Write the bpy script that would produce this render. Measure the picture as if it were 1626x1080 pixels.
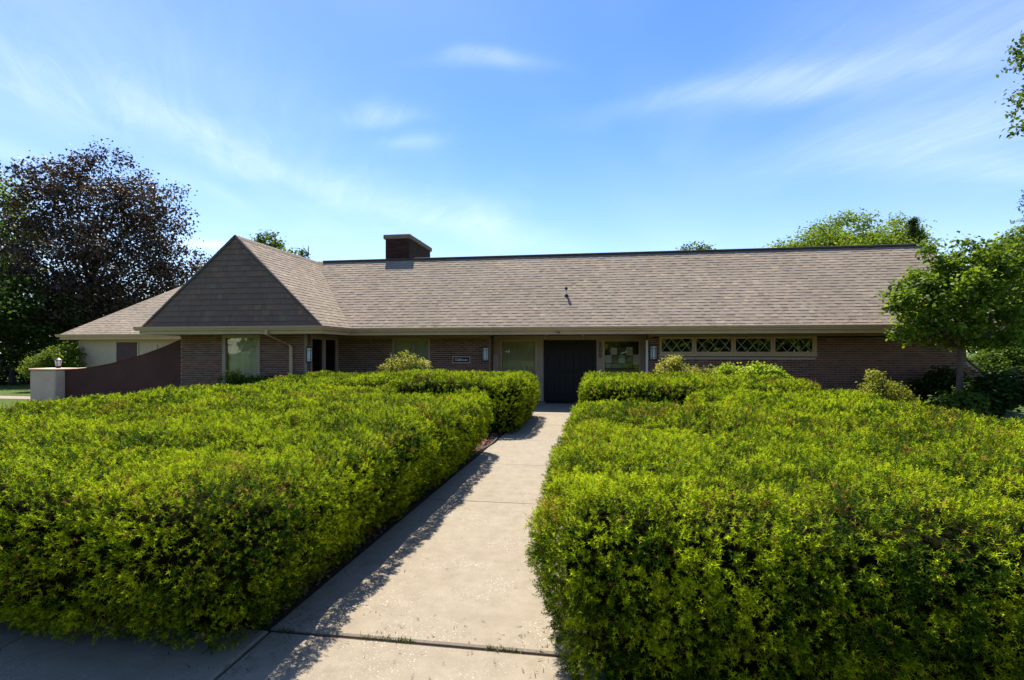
import bpy, math, random
import numpy as np
from mathutils import Vector, Matrix

for _o in list(bpy.data.objects):
    bpy.data.objects.remove(_o)
SC = bpy.context.scene
COL = SC.collection
R = math.radians

# ------------------------------------------------------------------ camera
THETA = R(8.77)                      # the camera is turned a little left of the path's axis (+y)
EYE = 1.7
cam_d = bpy.data.cameras.new('camera')
cam_d.sensor_width = 36.0
cam_d.lens = 36.0 * 820.0 / 1626.0
cam_d.shift_y = 17.0 / 1626.0
cam_d.clip_start = 0.05
cam_d.clip_end = 2000.0
cam = bpy.data.objects.new('camera', cam_d)
COL.objects.link(cam)
cam.location = (0, 0, EYE)
cam.rotation_euler = (R(90), 0, THETA)
SC.camera = cam

# ------------------------------------------------------------------ sky, sun, exposure
SUN = Vector((-0.25, 0.46, 1.0)).normalized()
SUN_EL = math.asin(SUN.z)
SUN_AZ = math.atan2(SUN.x, SUN.y)    # clockwise from +y

world = bpy.data.worlds.new('World')
SC.world = world
world.use_nodes = True
wn = world.node_tree.nodes
wl = world.node_tree.links
wn.clear()
w_out = wn.new('ShaderNodeOutputWorld')
w_bg = wn.new('ShaderNodeBackground')
w_bg.inputs['Strength'].default_value = 0.104
w_sky = wn.new('ShaderNodeTexSky')
w_sky.sky_type = 'NISHITA'
w_sky.sun_disc = False
w_sky.sun_elevation = SUN_EL
w_sky.sun_rotation = SUN_AZ
w_sky.altitude = 200
w_sky.air_density = 1.0
w_sky.dust_density = 0.35
w_sky.ozone_density = 2.2
w_tc = wn.new('ShaderNodeTexCoord')
w_sep = wn.new('ShaderNodeSeparateXYZ')
wl.new(w_tc.outputs['Generated'], w_sep.inputs[0])


def wmath(op, a, b=None, clamp=False):
    n = wn.new('ShaderNodeMath')
    n.operation = op
    n.use_clamp = clamp
    for i, v in enumerate((a, b)):
        if v is None:
            continue
        if isinstance(v, (int, float)):
            n.inputs[i].default_value = v
        else:
            wl.new(v, n.inputs[i])
    return n.outputs[0]


zc = wmath('MAXIMUM', w_sep.outputs['Z'], 0.0)
zz = wmath('ADD', zc, 0.10)
cxp = wmath('DIVIDE', w_sep.outputs['X'], zz)
cyp = wmath('DIVIDE', w_sep.outputs['Y'], zz)
w_comb = wn.new('ShaderNodeCombineXYZ')
wl.new(cxp, w_comb.inputs[0])
wl.new(cyp, w_comb.inputs[1])


def cloud_layer(scale_x, scale_y, rot, off, detail, distort, lo, hi, rough=0.55):
    m = wn.new('ShaderNodeMapping')
    m.inputs['Rotation'].default_value = (0, 0, rot)
    m.inputs['Scale'].default_value = (scale_x, scale_y, 1)
    m.inputs['Location'].default_value = off
    # turn first, stretch afterwards
    m0 = wn.new('ShaderNodeMapping')
    m0.inputs['Rotation'].default_value = (0, 0, rot)
    m.inputs['Rotation'].default_value = (0, 0, 0)
    wl.new(w_comb.outputs[0], m0.inputs[0])
    wl.new(m0.outputs[0], m.inputs[0])
    n = wn.new('ShaderNodeTexNoise')
    n.inputs['Scale'].default_value = 1.0
    n.inputs['Detail'].default_value = detail
    n.inputs['Roughness'].default_value = rough
    n.inputs['Distortion'].default_value = distort
    wl.new(m.outputs[0], n.inputs['Vector'])
    mr = wn.new('ShaderNodeMapRange')
    mr.interpolation_type = 'SMOOTHSTEP'
    mr.inputs['From Min'].default_value = lo
    mr.inputs['From Max'].default_value = hi
    wl.new(n.outputs['Fac'], mr.inputs['Value'])
    return mr.outputs[0]


c1 = cloud_layer(1.25, 0.32, R(8), (3.1, 7.7, 0), 4, 0.5, 0.50, 0.82, 0.5)
c2 = cloud_layer(0.75, 0.5, R(-25), (11.3, 2.2, 0), 2, 0.3, 0.42, 0.72)
cm = wmath('MULTIPLY', wmath('MULTIPLY', c1, c2), 0.45)
# veils drift over the whole sky
veil = cloud_layer(0.5, 0.28, R(30), (1.7, 4.4, 0), 2, 0.6, 0.35, 0.85)
cs = wmath('ADD', cm, wmath('MULTIPLY', veil, 0.16))
# fine combing of the cirrus, used to fray the single streaks
comb = cloud_layer(9.0, 2.2, R(-35), (2.0, 9.0, 0), 7, 0.9, 0.28, 0.72, 0.68)
w_wn = wn.new('ShaderNodeTexNoise')
w_wn.inputs['Scale'].default_value = 2.6
w_wn.inputs['Detail'].default_value = 2
wl.new(w_comb.outputs[0], w_wn.inputs['Vector'])
w_sub = wn.new('ShaderNodeVectorMath')
w_sub.operation = 'SUBTRACT'
w_sub.inputs[1].default_value = (0.5, 0.5, 0.5)
wl.new(w_wn.outputs['Color'], w_sub.inputs[0])
w_scl = wn.new('ShaderNodeVectorMath')
w_scl.operation = 'MULTIPLY'
w_scl.inputs[1].default_value = (0.30, 0.30, 0)
wl.new(w_sub.outputs[0], w_scl.inputs[0])
w_warp = wn.new('ShaderNodeVectorMath')
w_warp.operation = 'ADD'
wl.new(w_comb.outputs[0], w_warp.inputs[0])
wl.new(w_scl.outputs[0], w_warp.inputs[1])


def streak(cx, cy, ang, length, width, strength, fray=0.42):
    """one cirrus streak at its own place in the sky"""
    sb = wn.new('ShaderNodeVectorMath')
    sb.operation = 'SUBTRACT'
    sb.inputs[1].default_value = (cx, cy, 0)
    wl.new(w_warp.outputs[0], sb.inputs[0])
    mp_ = wn.new('ShaderNodeMapping')
    mp_.inputs['Rotation'].default_value = (0, 0, -ang)
    wl.new(sb.outputs[0], mp_.inputs[0])
    sc_ = wn.new('ShaderNodeVectorMath')
    sc_.operation = 'MULTIPLY'
    sc_.inputs[1].default_value = (1 / length, 1 / width, 0)
    wl.new(mp_.outputs[0], sc_.inputs[0])
    ln_ = wn.new('ShaderNodeVectorMath')
    ln_.operation = 'LENGTH'
    wl.new(sc_.outputs[0], ln_.inputs[0])
    r2 = wmath('MULTIPLY', ln_.outputs['Value'], ln_.outputs['Value'])
    g_ = wmath('POWER', 2.718, wmath('MULTIPLY', r2, -1.3))
    fr_ = wmath('ADD', wmath('MULTIPLY', comb, fray), 1 - fray)
    return wmath('MULTIPLY', wmath('MULTIPLY', g_, fr_), strength)


for st in ((-1.47, 1.55, R(68), .85, .20, .22), (-.85, 2.60, R(52), 1.0, .28, .28), (-1.35, 1.15, R(60), .8, .45, .17),
           (.55, 1.69, R(-10), .50, .10, .27), (1.0, 1.48, R(-24), .60, .34, .20), (1.25, 1.98, R(-30), .70, .26, .28), (1.55, 2.27, R(10), .45, .15, .20),
           (-.72, 1.68, R(5), .13, .065, .26), (-.27, 1.455, R(3), .15, .04, .28), (-.67, 1.90, R(5), .12, .065, .20), (-2.25, 2.78, R(40), .22, .12, .5)):
    cs = wmath('ADD', cs, wmath('MULTIPLY', streak(*st), 0.88))
# the air near the horizon is milky
hz = wn.new('ShaderNodeMapRange')
hz.inputs['From Min'].default_value = 0.0
hz.inputs['From Max'].default_value = 0.42
hz.inputs['To Min'].default_value = 0.22
hz.inputs['To Max'].default_value = 0.0
hz.interpolation_type = 'SMOOTHSTEP'
wl.new(zc, hz.inputs['Value'])
ca = wmath('ADD', wmath('MULTIPLY', cs, 0.95, True), hz.outputs[0], True)
w_hsv = wn.new('ShaderNodeHueSaturation')
w_hsv.inputs['Hue'].default_value = 0.510
w_hsv.inputs['Saturation'].default_value = 1.30
w_hsv.inputs['Value'].default_value = 1.0
wl.new(w_sky.outputs[0], w_hsv.inputs['Color'])
w_mix = wn.new('ShaderNodeMixRGB')
w_mix.inputs['Color2'].default_value = (6.2, 6.8, 7.7, 1)
wl.new(ca, w_mix.inputs['Fac'])
wl.new(w_hsv.outputs[0], w_mix.inputs['Color1'])
wl.new(w_mix.outputs[0], w_bg.inputs['Color'])
wl.new(w_bg.outputs[0], w_out.inputs['Surface'])

sun_d = bpy.data.lights.new('sun', 'SUN')
sun_d.energy = 5.0
sun_d.angle = R(0.53)
sun_d.color = (1.0, 0.93, 0.82)
sun_o = bpy.data.objects.new('sun', sun_d)
COL.objects.link(sun_o)
sun_o.rotation_euler = SUN.to_track_quat('Z', 'Y').to_euler()
sun_o.location = (-8, 18, 40)

SC.view_settings.view_transform = 'Standard'
SC.view_settings.look = 'None'
SC.view_settings.exposure = 1.10
SC.view_settings.gamma = 1.0
SC.view_settings.use_curve_mapping = False
SC.cycles.max_bounces = 6
SC.cycles.diffuse_bounces = 3
SC.cycles.glossy_bounces = 3
SC.cycles.transmission_bounces = 4
SC.cycles.transparent_max_bounces = 12
SC.cycles.use_denoising = True

# ------------------------------------------------------------------ helpers: objects
WL = {}


def set_parent(o, p):
    o.parent = p
    o.matrix_parent_inverse = Matrix.Translation(-WL.get(p, Vector((0, 0, 0))))


def tag(o, label=None, cat=None, group=None, kind=None):
    if label:
        o['label'] = label
    if cat:
        o['category'] = cat
    if group:
        o['group'] = group
    if kind:
        o['kind'] = kind
    return o


def thing(name, loc, label, cat, group=None):
    o = bpy.data.objects.new(name, None)
    o.empty_display_size = 0.2
    COL.objects.link(o)
    o.location = loc
    WL[o] = Vector(loc)
    return tag(o, label, cat, group)


class MB:
    """collects faces in world coordinates and links them as one mesh object"""

    def __init__(self):
        self.v = []
        self.f = []
        self.c = []          # colour of each face, or None

    def face(self, pts, col=None):
        n = len(self.v)
        self.v.extend([tuple(p) for p in pts])
        self.f.append(tuple(range(n, n + len(pts))))
        self.c.append(col)

    def quadmesh(self, verts, faces, col=None):
        n = len(self.v)
        self.v.extend([tuple(p) for p in verts])
        for f in faces:
            self.f.append(tuple(i + n for i in f))
            self.c.append(col)

    def box(self, a, b, col=None, bev=0.0):
        x0, y0, z0 = a
        x1, y1, z1 = b
        if x0 > x1: x0, x1 = x1, x0
        if y0 > y1: y0, y1 = y1, y0
        if z0 > z1: z0, z1 = z1, z0
        if bev <= 0:
            vs = [(x0, y0, z0), (x1, y0, z0), (x1, y1, z0), (x0, y1, z0), (x0, y0, z1), (x1, y0, z1), (x1, y1, z1), (x0, y1, z1)]
            fs = [(0, 3, 2, 1), (4, 5, 6, 7), (0, 1, 5, 4), (1, 2, 6, 5), (2, 3, 7, 6), (3, 0, 4, 7)]
            self.quadmesh(vs, fs, col)
            return
        # a chamfered box: three rings of points on each of eight corners
        b_ = min(bev, (x1 - x0) / 2.01, (y1 - y0) / 2.01, (z1 - z0) / 2.01)
        vs = []
        idx = {}
        for i, x in enumerate((x0, x1)):
            for j, y in enumerate((y0, y1)):
                for k, z in enumerate((z0, z1)):
                    sx, sy, sz = (1 - 2 * i) * b_, (1 - 2 * j) * b_, (1 - 2 * k) * b_
                    idx[i, j, k, 0] = len(vs); vs.append((x, y + sy, z + sz))
                    idx[i, j, k, 1] = len(vs); vs.append((x + sx, y, z + sz))
                    idx[i, j, k, 2] = len(vs); vs.append((x + sx, y + sy, z))
        fs = []
        q = lambda i, j, k, a_: idx[i, j, k, a_]
        for i in (0, 1):
            f = [q(i, 0, 0, 0), q(i, 1, 0, 0), q(i, 1, 1, 0), q(i, 0, 1, 0)]
            fs.append(tuple(f if i else f[::-1]))
            f = [q(0, i, 0, 1), q(1, i, 0, 1), q(1, i, 1, 1), q(0, i, 1, 1)]
            fs.append(tuple(f[::-1] if i else f))
            f = [q(0, 0, i, 2), q(1, 0, i, 2), q(1, 1, i, 2), q(0, 1, i, 2)]
            fs.append(tuple(f if i else f[::-1]))
        for i in (0, 1):
            for j in (0, 1):
                fs.append((q(i, j, 0, 0), q(i, j, 1, 0), q(i, j, 1, 1), q(i, j, 0, 1)))
                fs.append((q(i, 0, j, 0), q(i, 1, j, 0), q(i, 1, j, 2), q(i, 0, j, 2)))
                fs.append((q(0, i, j, 1), q(1, i, j, 1), q(1, i, j, 2), q(0, i, j, 2)))
                for k in (0, 1):
                    fs.append((q(i, j, k, 0), q(i, j, k, 1), q(i, j, k, 2)))
        self.quadmesh(vs, fs, col)

    def prism(self, outline, off, col=None):
        """outline: closed loop of 3-D points, extruded by the vector off"""
        off = Vector(off)
        n = len(outline)
        vs = [Vector(p) for p in outline] + [Vector(p) + off for p in outline]
        fs = [tuple(range(n)), tuple(range(2 * n - 1, n - 1, -1))]
        for i in range(n):
            j = (i + 1) % n
            fs.append((i, i + n, j + n, j))
        self.quadmesh(vs, fs, col)

    def tube(self, pts, rads, sides=8, caps=True, col=None):
        pts = [Vector(p) for p in pts]
        if isinstance(rads, (int, float)):
            rads = [rads] * len(pts)
        vs = []
        up = None
        for i, p in enumerate(pts):
            d = (pts[min(i + 1, len(pts) - 1)] - pts[max(i - 1, 0)]).normalized()
            if up is None:
                ref = Vector((0, 0, 1)) if abs(d.z) < 0.9 else Vector((1, 0, 0))
                e1 = d.cross(ref).normalized()
            else:
                e1 = (up - d * up.dot(d)).normalized()
            up = e1
            e2 = d.cross(e1)
            for s in range(sides):
                a = 2 * math.pi * s / sides
                vs.append(p + (e1 * math.cos(a) + e2 * math.sin(a)) * rads[i])
        fs = []
        for i in range(len(pts) - 1):
            for s in range(sides):
                t = (s + 1) % sides
                fs.append((i * sides + s, i * sides + t, (i + 1) * sides + t, (i + 1) * sides + s))
        if caps:
            fs.append(tuple(range(sides - 1, -1, -1)))
            fs.append(tuple(range((len(pts) - 1) * sides, len(pts) * sides)))
        self.quadmesh(vs, fs, col)

    def mesh(self, name, origin=None):
        me = bpy.data.meshes.new(name)
        vs = self.v
        if origin is not None:
            ox, oy, oz = origin
            vs = [(x - ox, y - oy, z - oz) for x, y, z in vs]
        me.from_pydata(vs, [], self.f)
        if any(c is not None for c in self.c):
            at = me.color_attributes.new('Col', 'FLOAT_COLOR', 'CORNER')
            arr = []
            for f, c in zip(self.f, self.c):
                c = c or (0.5, 0.5, 0.5)
                arr.extend([c[0], c[1], c[2], 1.0] * len(f))
            at.data.foreach_set('color', arr)
        me.update()
        return me

    def build(self, name, mat, parent=None, origin=None, smooth=False):
        me = self.mesh(name, origin)
        if mat is not None:
            me.materials.append(mat)
        if smooth:
            me.polygons.foreach_set('use_smooth', [True] * len(me.polygons))
        o = bpy.data.objects.new(name, me)
        COL.objects.link(o)
        WL[o] = Vector((0, 0, 0))
        if origin is not None:
            o.location = origin
            WL[o] = Vector(origin)
        if parent is not None:
            set_parent(o, parent)
        return o


def boxpart(name, a, b, mat, parent, bev=0.0):
    m = MB()
    m.box(a, b, bev=bev)
    return m.build(name, mat, parent)


def npmesh(name, V, F, C, mat, parent=None, origin=None):
    """numpy vertices (n,3), faces (m,k), per-vertex colours (n,3)"""
    me = bpy.data.meshes.new(name)
    if origin is not None:
        V = V - np.array(origin, dtype=np.float64)
    n, (m, k) = len(V), F.shape
    me.vertices.add(n)
    me.vertices.foreach_set('co', np.ascontiguousarray(V, dtype=np.float32).ravel())
    me.loops.add(m * k)
    me.loops.foreach_set('vertex_index', np.ascontiguousarray(F, dtype=np.int32).ravel())
    me.polygons.add(m)
    me.polygons.foreach_set('loop_start', np.arange(0, m * k, k, dtype=np.int32))
    me.update(calc_edges=True)
    if C is not None:
        at = me.color_attributes.new('Col', 'FLOAT_COLOR', 'POINT')
        cc = np.ones((n, 4), dtype=np.float32)
        cc[:, :3] = C
        at.data.foreach_set('color', cc.ravel())
    me.materials.append(mat)
    o = bpy.data.objects.new(name, me)
    COL.objects.link(o)
    WL[o] = Vector((0, 0, 0))
    if origin is not None:
        o.location = origin
        WL[o] = Vector(origin)
    if parent is not None:
        set_parent(o, parent)
    return o


# ------------------------------------------------------------------ helpers: materials
def new_mat(name):
    m = bpy.data.materials.new(name)
    m.use_nodes = True
    nt = m.node_tree
    nt.nodes.clear()
    out = nt.nodes.new('ShaderNodeOutputMaterial')
    return m, nt, out


def node(nt, kind, **kw):
    n = nt.nodes.new(kind)
    for k, v in kw.items():
        setattr(n, k, v)
    return n


def noise(nt, scale, detail=4, rough=0.55, coord='Object', vec=None, distort=0.0):
    n = nt.nodes.new('ShaderNodeTexNoise')
    n.inputs['Scale'].default_value = scale
    n.inputs['Detail'].default_value = detail
    n.inputs['Roughness'].default_value = rough
    n.inputs['Distortion'].default_value = distort
    if vec is None:
        g = nt.nodes.new('ShaderNodeNewGeometry')
        vec = g.outputs['Position']
    nt.links.new(vec, n.inputs['Vector'])
    return n.outputs['Fac']


def mixc(nt, fac, a, b, blend='MIX'):
    n = nt.nodes.new('ShaderNodeMixRGB')
    n.blend_type = blend
    for i, v in zip(('Fac', 'Color1', 'Color2'), (fac, a, b)):
        if isinstance(v, (int, float)):
            n.inputs[i].default_value = v
        elif isinstance(v, tuple):
            n.inputs[i].default_value = (*v[:3], 1)
        else:
            nt.links.new(v, n.inputs[i])
    return n.outputs[0]


def ramp(nt, val, lo, hi, a=0.0, b=1.0):
    n = nt.nodes.new('ShaderNodeMapRange')
    n.inputs['From Min'].default_value = lo
    n.inputs['From Max'].default_value = hi
    n.inputs['To Min'].default_value = a
    n.inputs['To Max'].default_value = b
    nt.links.new(val, n.inputs['Value'])
    return n.outputs[0]


def bump(nt, height, strength, dist):
    b = nt.nodes.new('ShaderNodeBump')
    b.inputs['Strength'].default_value = strength
    b.inputs['Distance'].default_value = dist
    nt.links.new(height, b.inputs['Height'])
    return b.outputs[0]


def surf(name, col, rough=0.8, var=0.25, scale=6.0, col2=None, bump_s=0.0, bump_scale=60.0, bump_d=0.004, spec=0.3, attr=False, metal=0.0, fine=0.0, fine_scale=200.0):
    """a plain surface: colour varied by noise (and by the face's own colour when attr is set), fine relief"""
    m, nt, out = new_mat(name)
    p = nt.nodes.new('ShaderNodeBsdfPrincipled')
    if attr:
        a = nt.nodes.new('ShaderNodeAttribute')
        a.attribute_name = 'Col'
        base = a.outputs['Color']
    else:
        base = col
    c2 = col2 or tuple(x * (1 - var) for x in col)
    nf = ramp(nt, noise(nt, scale, 5), 0.3, 0.7)
    if attr:
        c = mixc(nt, 1.0, base, mixc(nt, nf, (1, 1, 1), (1 - var,) * 3), 'MULTIPLY')
    else:
        c = mixc(nt, nf, col, c2)
    if fine > 0:
        ff = ramp(nt, noise(nt, fine_scale, 2), 0.35, 0.65)
        c = mixc(nt, 1.0, c, mixc(nt, ff, (1 + fine * 0.5,) * 3, (1 - fine,) * 3), 'MULTIPLY')
    nt.links.new(c, p.inputs['Base Color'])
    p.inputs['Roughness'].default_value = rough
    p.inputs['Specular IOR Level'].default_value = spec
    p.inputs['Metallic'].default_value = metal
    if bump_s > 0:
        nt.links.new(bump(nt, noise(nt, bump_scale, 3), bump_s, bump_d), p.inputs['Normal'])
    nt.links.new(p.outputs[0], out.inputs[0])
    return m


def leaf_mat(name, trans=0.35, rough=0.5, tint=(1.0, 1.0, 0.6), spec=0.25):
    """foliage: the leaf's own colour, and light let through it"""
    m, nt, out = new_mat(name)
    a = nt.nodes.new('ShaderNodeAttribute')
    a.attribute_name = 'Col'
    p = nt.nodes.new('ShaderNodeBsdfPrincipled')
    p.inputs['Roughness'].default_value = rough
    p.inputs['Specular IOR Level'].default_value = spec
    nt.links.new(a.outputs['Color'], p.inputs['Base Color'])
    t = nt.nodes.new('ShaderNodeBsdfTranslucent')
    nt.links.new(mixc(nt, 1.0, a.outputs['Color'], tint, 'MULTIPLY'), t.inputs['Color'])
    mx = nt.nodes.new('ShaderNodeMixShader')
    mx.inputs[0].default_value = trans
    nt.links.new(p.outputs[0], mx.inputs[1])
    nt.links.new(t.outputs[0], mx.inputs[2])
    nt.links.new(mx.outputs[0], out.inputs[0])
    return m


def glass_mat(name, tint=(0.75, 0.8, 0.75), refl=0.08):
    m, nt, out = new_mat(name)
    t = nt.nodes.new('ShaderNodeBsdfTransparent')
    t.inputs['Color'].default_value = (*tint, 1)
    g = nt.nodes.new('ShaderNodeBsdfGlossy')
    g.inputs['Roughness'].default_value = 0.015
    g.inputs['Color'].default_value = (0.9, 0.92, 0.92, 1)
    nt.links.new(bump(nt, noise(nt, 1.3, 2), 0.12, 0.02), g.inputs['Normal'])
    f = nt.nodes.new('ShaderNodeFresnel')
    f.inputs['IOR'].default_value = 1.5
    add = nt.nodes.new('ShaderNodeMath')
    add.operation = 'ADD'
    add.use_clamp = True
    add.inputs[1].default_value = refl
    nt.links.new(f.outputs[0], add.inputs[0])
    mx = nt.nodes.new('ShaderNodeMixShader')
    nt.links.new(add.outputs[0], mx.inputs[0])
    nt.links.new(t.outputs[0], mx.inputs[1])
    nt.links.new(g.outputs[0], mx.inputs[2])
    nt.links.new(mx.outputs[0], out.inputs[0])
    return m


def concrete_mat(name, col, dark):
    m, nt, out = new_mat(name)
    p = nt.nodes.new('ShaderNodeBsdfPrincipled')
    big = ramp(nt, noise(nt, 0.9, 5, 0.6), 0.32, 0.7)
    mid = ramp(nt, noise(nt, 7.0, 5, 0.65), 0.35, 0.68)
    c = mixc(nt, big, col, dark)
    c = mixc(nt, 0.35, c, mixc(nt, mid, (0.325, 0.28, 0.208), (0.185, 0.155, 0.114)))
    # pale and dark aggregate showing through the worn surface
    g = nt.nodes.new('ShaderNodeNewGeometry')
    v = nt.nodes.new('ShaderNodeTexVoronoi')
    v.inputs['Scale'].default_value = 62.0
    nt.links.new(g.outputs['Position'], v.inputs['Vector'])
    sp = ramp(nt, v.outputs['Distance'], 0.20, 0.30, 1.0, 0.0)
    spm = ramp(nt, noise(nt, 2.2, 4, 0.6), 0.45, 0.62)
    mul = nt.nodes.new('ShaderNodeMath')
    mul.operation = 'MULTIPLY'
    nt.links.new(sp, mul.inputs[0])
    nt.links.new(spm, mul.inputs[1])
    wn_ = nt.nodes.new('ShaderNodeTexWhiteNoise')
    nt.links.new(v.outputs['Position'], wn_.inputs['Vector'])
    stone = mixc(nt, wn_.outputs['Value'], (0.19, 0.155, 0.12), (0.58, 0.53, 0.45))
    c = mixc(nt, mul.outputs[0], c, stone)
    fine = ramp(nt, noise(nt, 210.0, 2), 0.3, 0.7, 0.82, 1.12)
    cmb = nt.nodes.new('ShaderNodeCombineXYZ')
    for i in range(3):
        nt.links.new(fine, cmb.inputs[i])
    c = mixc(nt, 1.0, c, cmb.outputs[0], 'MULTIPLY')
    # stains
    st = ramp(nt, noise(nt, 3.3, 6, 0.7, distort=0.6), 0.60, 0.74, 0.0, 0.45)
    c = mixc(nt, st, c, tuple(x * 0.55 for x in dark))
    nt.links.new(c, p.inputs['Base Color'])
    p.inputs['Roughness'].default_value = 0.9
    p.inputs['Specular IOR Level'].default_value = 0.2
    nt.links.new(bump(nt, noise(nt, 120.0, 4, 0.7), 0.35, 0.003), p.inputs['Normal'])
    nt.links.new(p.outputs[0], out.inputs[0])
    return m


M = {}
M['concrete'] = concrete_mat('concrete', (0.262, 0.224, 0.163), (0.228, 0.190, 0.136))
M['brick'] = surf('brick', (0.2, 0.1, 0.08), 0.9, 0.30, 30.0, attr=True, bump_s=0.4, bump_scale=160, fine=0.25)
M['mortar'] = surf('mortar', (0.52, 0.43, 0.33), 0.95, 0.25, 25.0, bump_s=0.4, bump_scale=220)
M['shingle'] = surf('shingle', (0.3, 0.25, 0.2), 0.95, 0.17, 0.7, attr=True, bump_s=0.5, bump_scale=400, bump_d=0.002, fine=0.30, fine_scale=260, spec=0.15)
M['roof_deck'] = surf('roof_deck', (0.12, 0.10, 0.09), 0.95, 0.2)
M['trim'] = surf('trim_paint', (0.58, 0.40, 0.23), 0.55, 0.14, 3.0, bump_s=0.08, bump_scale=30, spec=0.4)
M['trim_dark'] = surf('trim_taupe', (0.42, 0.31, 0.22), 0.6, 0.15, 4.0, spec=0.35)
M['soffit'] = surf('soffit_paint', (0.32, 0.235, 0.145), 0.7, 0.15, 4.0)
M['siding'] = surf('siding', (0.56, 0.45, 0.31), 0.75, 0.12, 5.0, bump_s=0.15, bump_scale=60)
M['brown'] = surf('brown_stucco', (0.125, 0.048, 0.038), 0.92, 0.34, 1.4, bump_s=0.8, bump_scale=70, bump_d=0.008, fine=0.22)
M['brown_paint'] = surf('brown_paint', (0.10, 0.052, 0.05), 0.7, 0.15, 5.0)
M['stucco'] = surf('tan_stucco', (0.76, 0.51, 0.38), 0.92, 0.14, 3.0, bump_s=0.7, bump_scale=110, bump_d=0.006, fine=0.12)
M['black'] = surf('black_paint', (0.015, 0.013, 0.013), 0.45, 0.3, 8.0, spec=0.28)
M['metal_dark'] = surf('dark_metal', (0.02, 0.02, 0.022), 0.4, 0.2, 20.0, spec=0.5)
M['metal_flash'] = surf('dark_flashing', (0.075, 0.055, 0.048), 0.75, 0.25, 6.0, spec=0.2)
M['white'] = surf('white_plastic', (0.75, 0.74, 0.70), 0.5, 0.08, 12.0, spec=0.4)
M['frost'] = surf('frosted_glass', (0.66, 0.70, 0.70), 0.35, 0.1, 12.0, spec=0.5)
M['curtain'] = surf('curtain', (0.85, 0.80, 0.68), 0.9, 0.10, 3.0)
M['blind'] = surf('blind', (0.62, 0.60, 0.43), 0.9, 0.15, 2.0)
M['interior'] = surf('interior_wall', (0.10, 0.09, 0.07), 0.95, 0.2, 1.0)
M['lead'] = surf('lead_came', (0.42, 0.40, 0.30), 0.5, 0.2, 20.0, spec=0.4)
M['glass'] = glass_mat('window_glass', (0.88, 0.87, 0.82), 0.0)
M['glass_dark'] = glass_mat('dark_glass', (0.20, 0.22, 0.20), 0.03)
M['glass_mid'] = glass_mat('lattice_glass', (0.45, 0.47, 0.38), 0.09)
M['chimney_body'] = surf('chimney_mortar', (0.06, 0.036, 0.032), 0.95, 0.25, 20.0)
M['stone_cap'] = surf('stone_cap', (0.21, 0.165, 0.13), 0.9, 0.25, 8.0, bump_s=0.3)
M['rubber'] = surf('rubber', (0.016, 0.016, 0.016), 0.9, 0.3, 30.0, bump_s=0.5, bump_scale=150)
M['edging'] = surf('black_edging', (0.02, 0.019, 0.019), 0.6, 0.3, 20.0)
M['mulch'] = surf('mulch_chip', (0.2, 0.08, 0.05), 0.95, 0.3, 40.0, attr=True)
M['soil'] = surf('soil', (0.075, 0.045, 0.032), 0.97, 0.45, 9.0, bump_s=0.9, bump_scale=60, bump_d=0.02)
M['bark'] = surf('bark', (0.16, 0.115, 0.085), 0.95, 0.4, 18.0, bump_s=0.9, bump_scale=45, bump_d=0.02)
M['bark_dark'] = surf('bark_dark', (0.055, 0.043, 0.038), 0.95, 0.4, 10.0, bump_s=0.9, bump_scale=30, bump_d=0.02)
M['twig'] = surf('twig', (0.10, 0.07, 0.05), 0.95, 0.4, 30.0)
M['asphalt'] = surf('asphalt', (0.05, 0.05, 0.052), 0.9, 0.25, 3.0, bump_s=0.5, bump_scale=150, fine=0.3)
M['yew'] = leaf_mat('yew_needles', 0.27, 0.7, (1.0, 1.0, 0.4), 0.04)
M['yew_core'] = surf('yew_core', (0.007, 0.010, 0.003), 0.98, 0.4, 20.0, col2=(0.012, 0.010, 0.005), spec=0.0)  # near-black tone paints in the shade deep inside the hedges
M['leaf'] = leaf_mat('leaves', 0.48, 0.5, (1.0, 1.0, 0.5), 0.12)
M['leaf_red'] = leaf_mat('red_leaves', 0.22, 0.5, (1.0, 0.75, 0.6))
M['paper'] = surf('paper', (0.6, 0.6, 0.55), 0.85, 0.1, 20.0, attr=True)


def lawn_mat():
    m, nt, out = new_mat('lawn_grass')
    p = nt.nodes.new('ShaderNodeBsdfPrincipled')
    a = ramp(nt, noise(nt, 0.35, 5), 0.3, 0.7)
    b = ramp(nt, noise(nt, 14.0, 4, 0.7), 0.3, 0.7)
    c = mixc(nt, a, (0.085, 0.135, 0.018), (0.12, 0.155, 0.028))
    c = mixc(nt, b, c, (0.045, 0.085, 0.012))
    nt.links.new(c, p.inputs['Base Color'])
    p.inputs['Roughness'].default_value = 0.9
    p.inputs['Specular IOR Level'].default_value = 0.15
    nt.links.new(bump(nt, noise(nt, 35.0, 4, 0.8), 1.0, 0.05), p.inputs['Normal'])
    nt.links.new(p.outputs[0], out.inputs[0])
    return m


M['lawn'] = lawn_mat()

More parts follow.
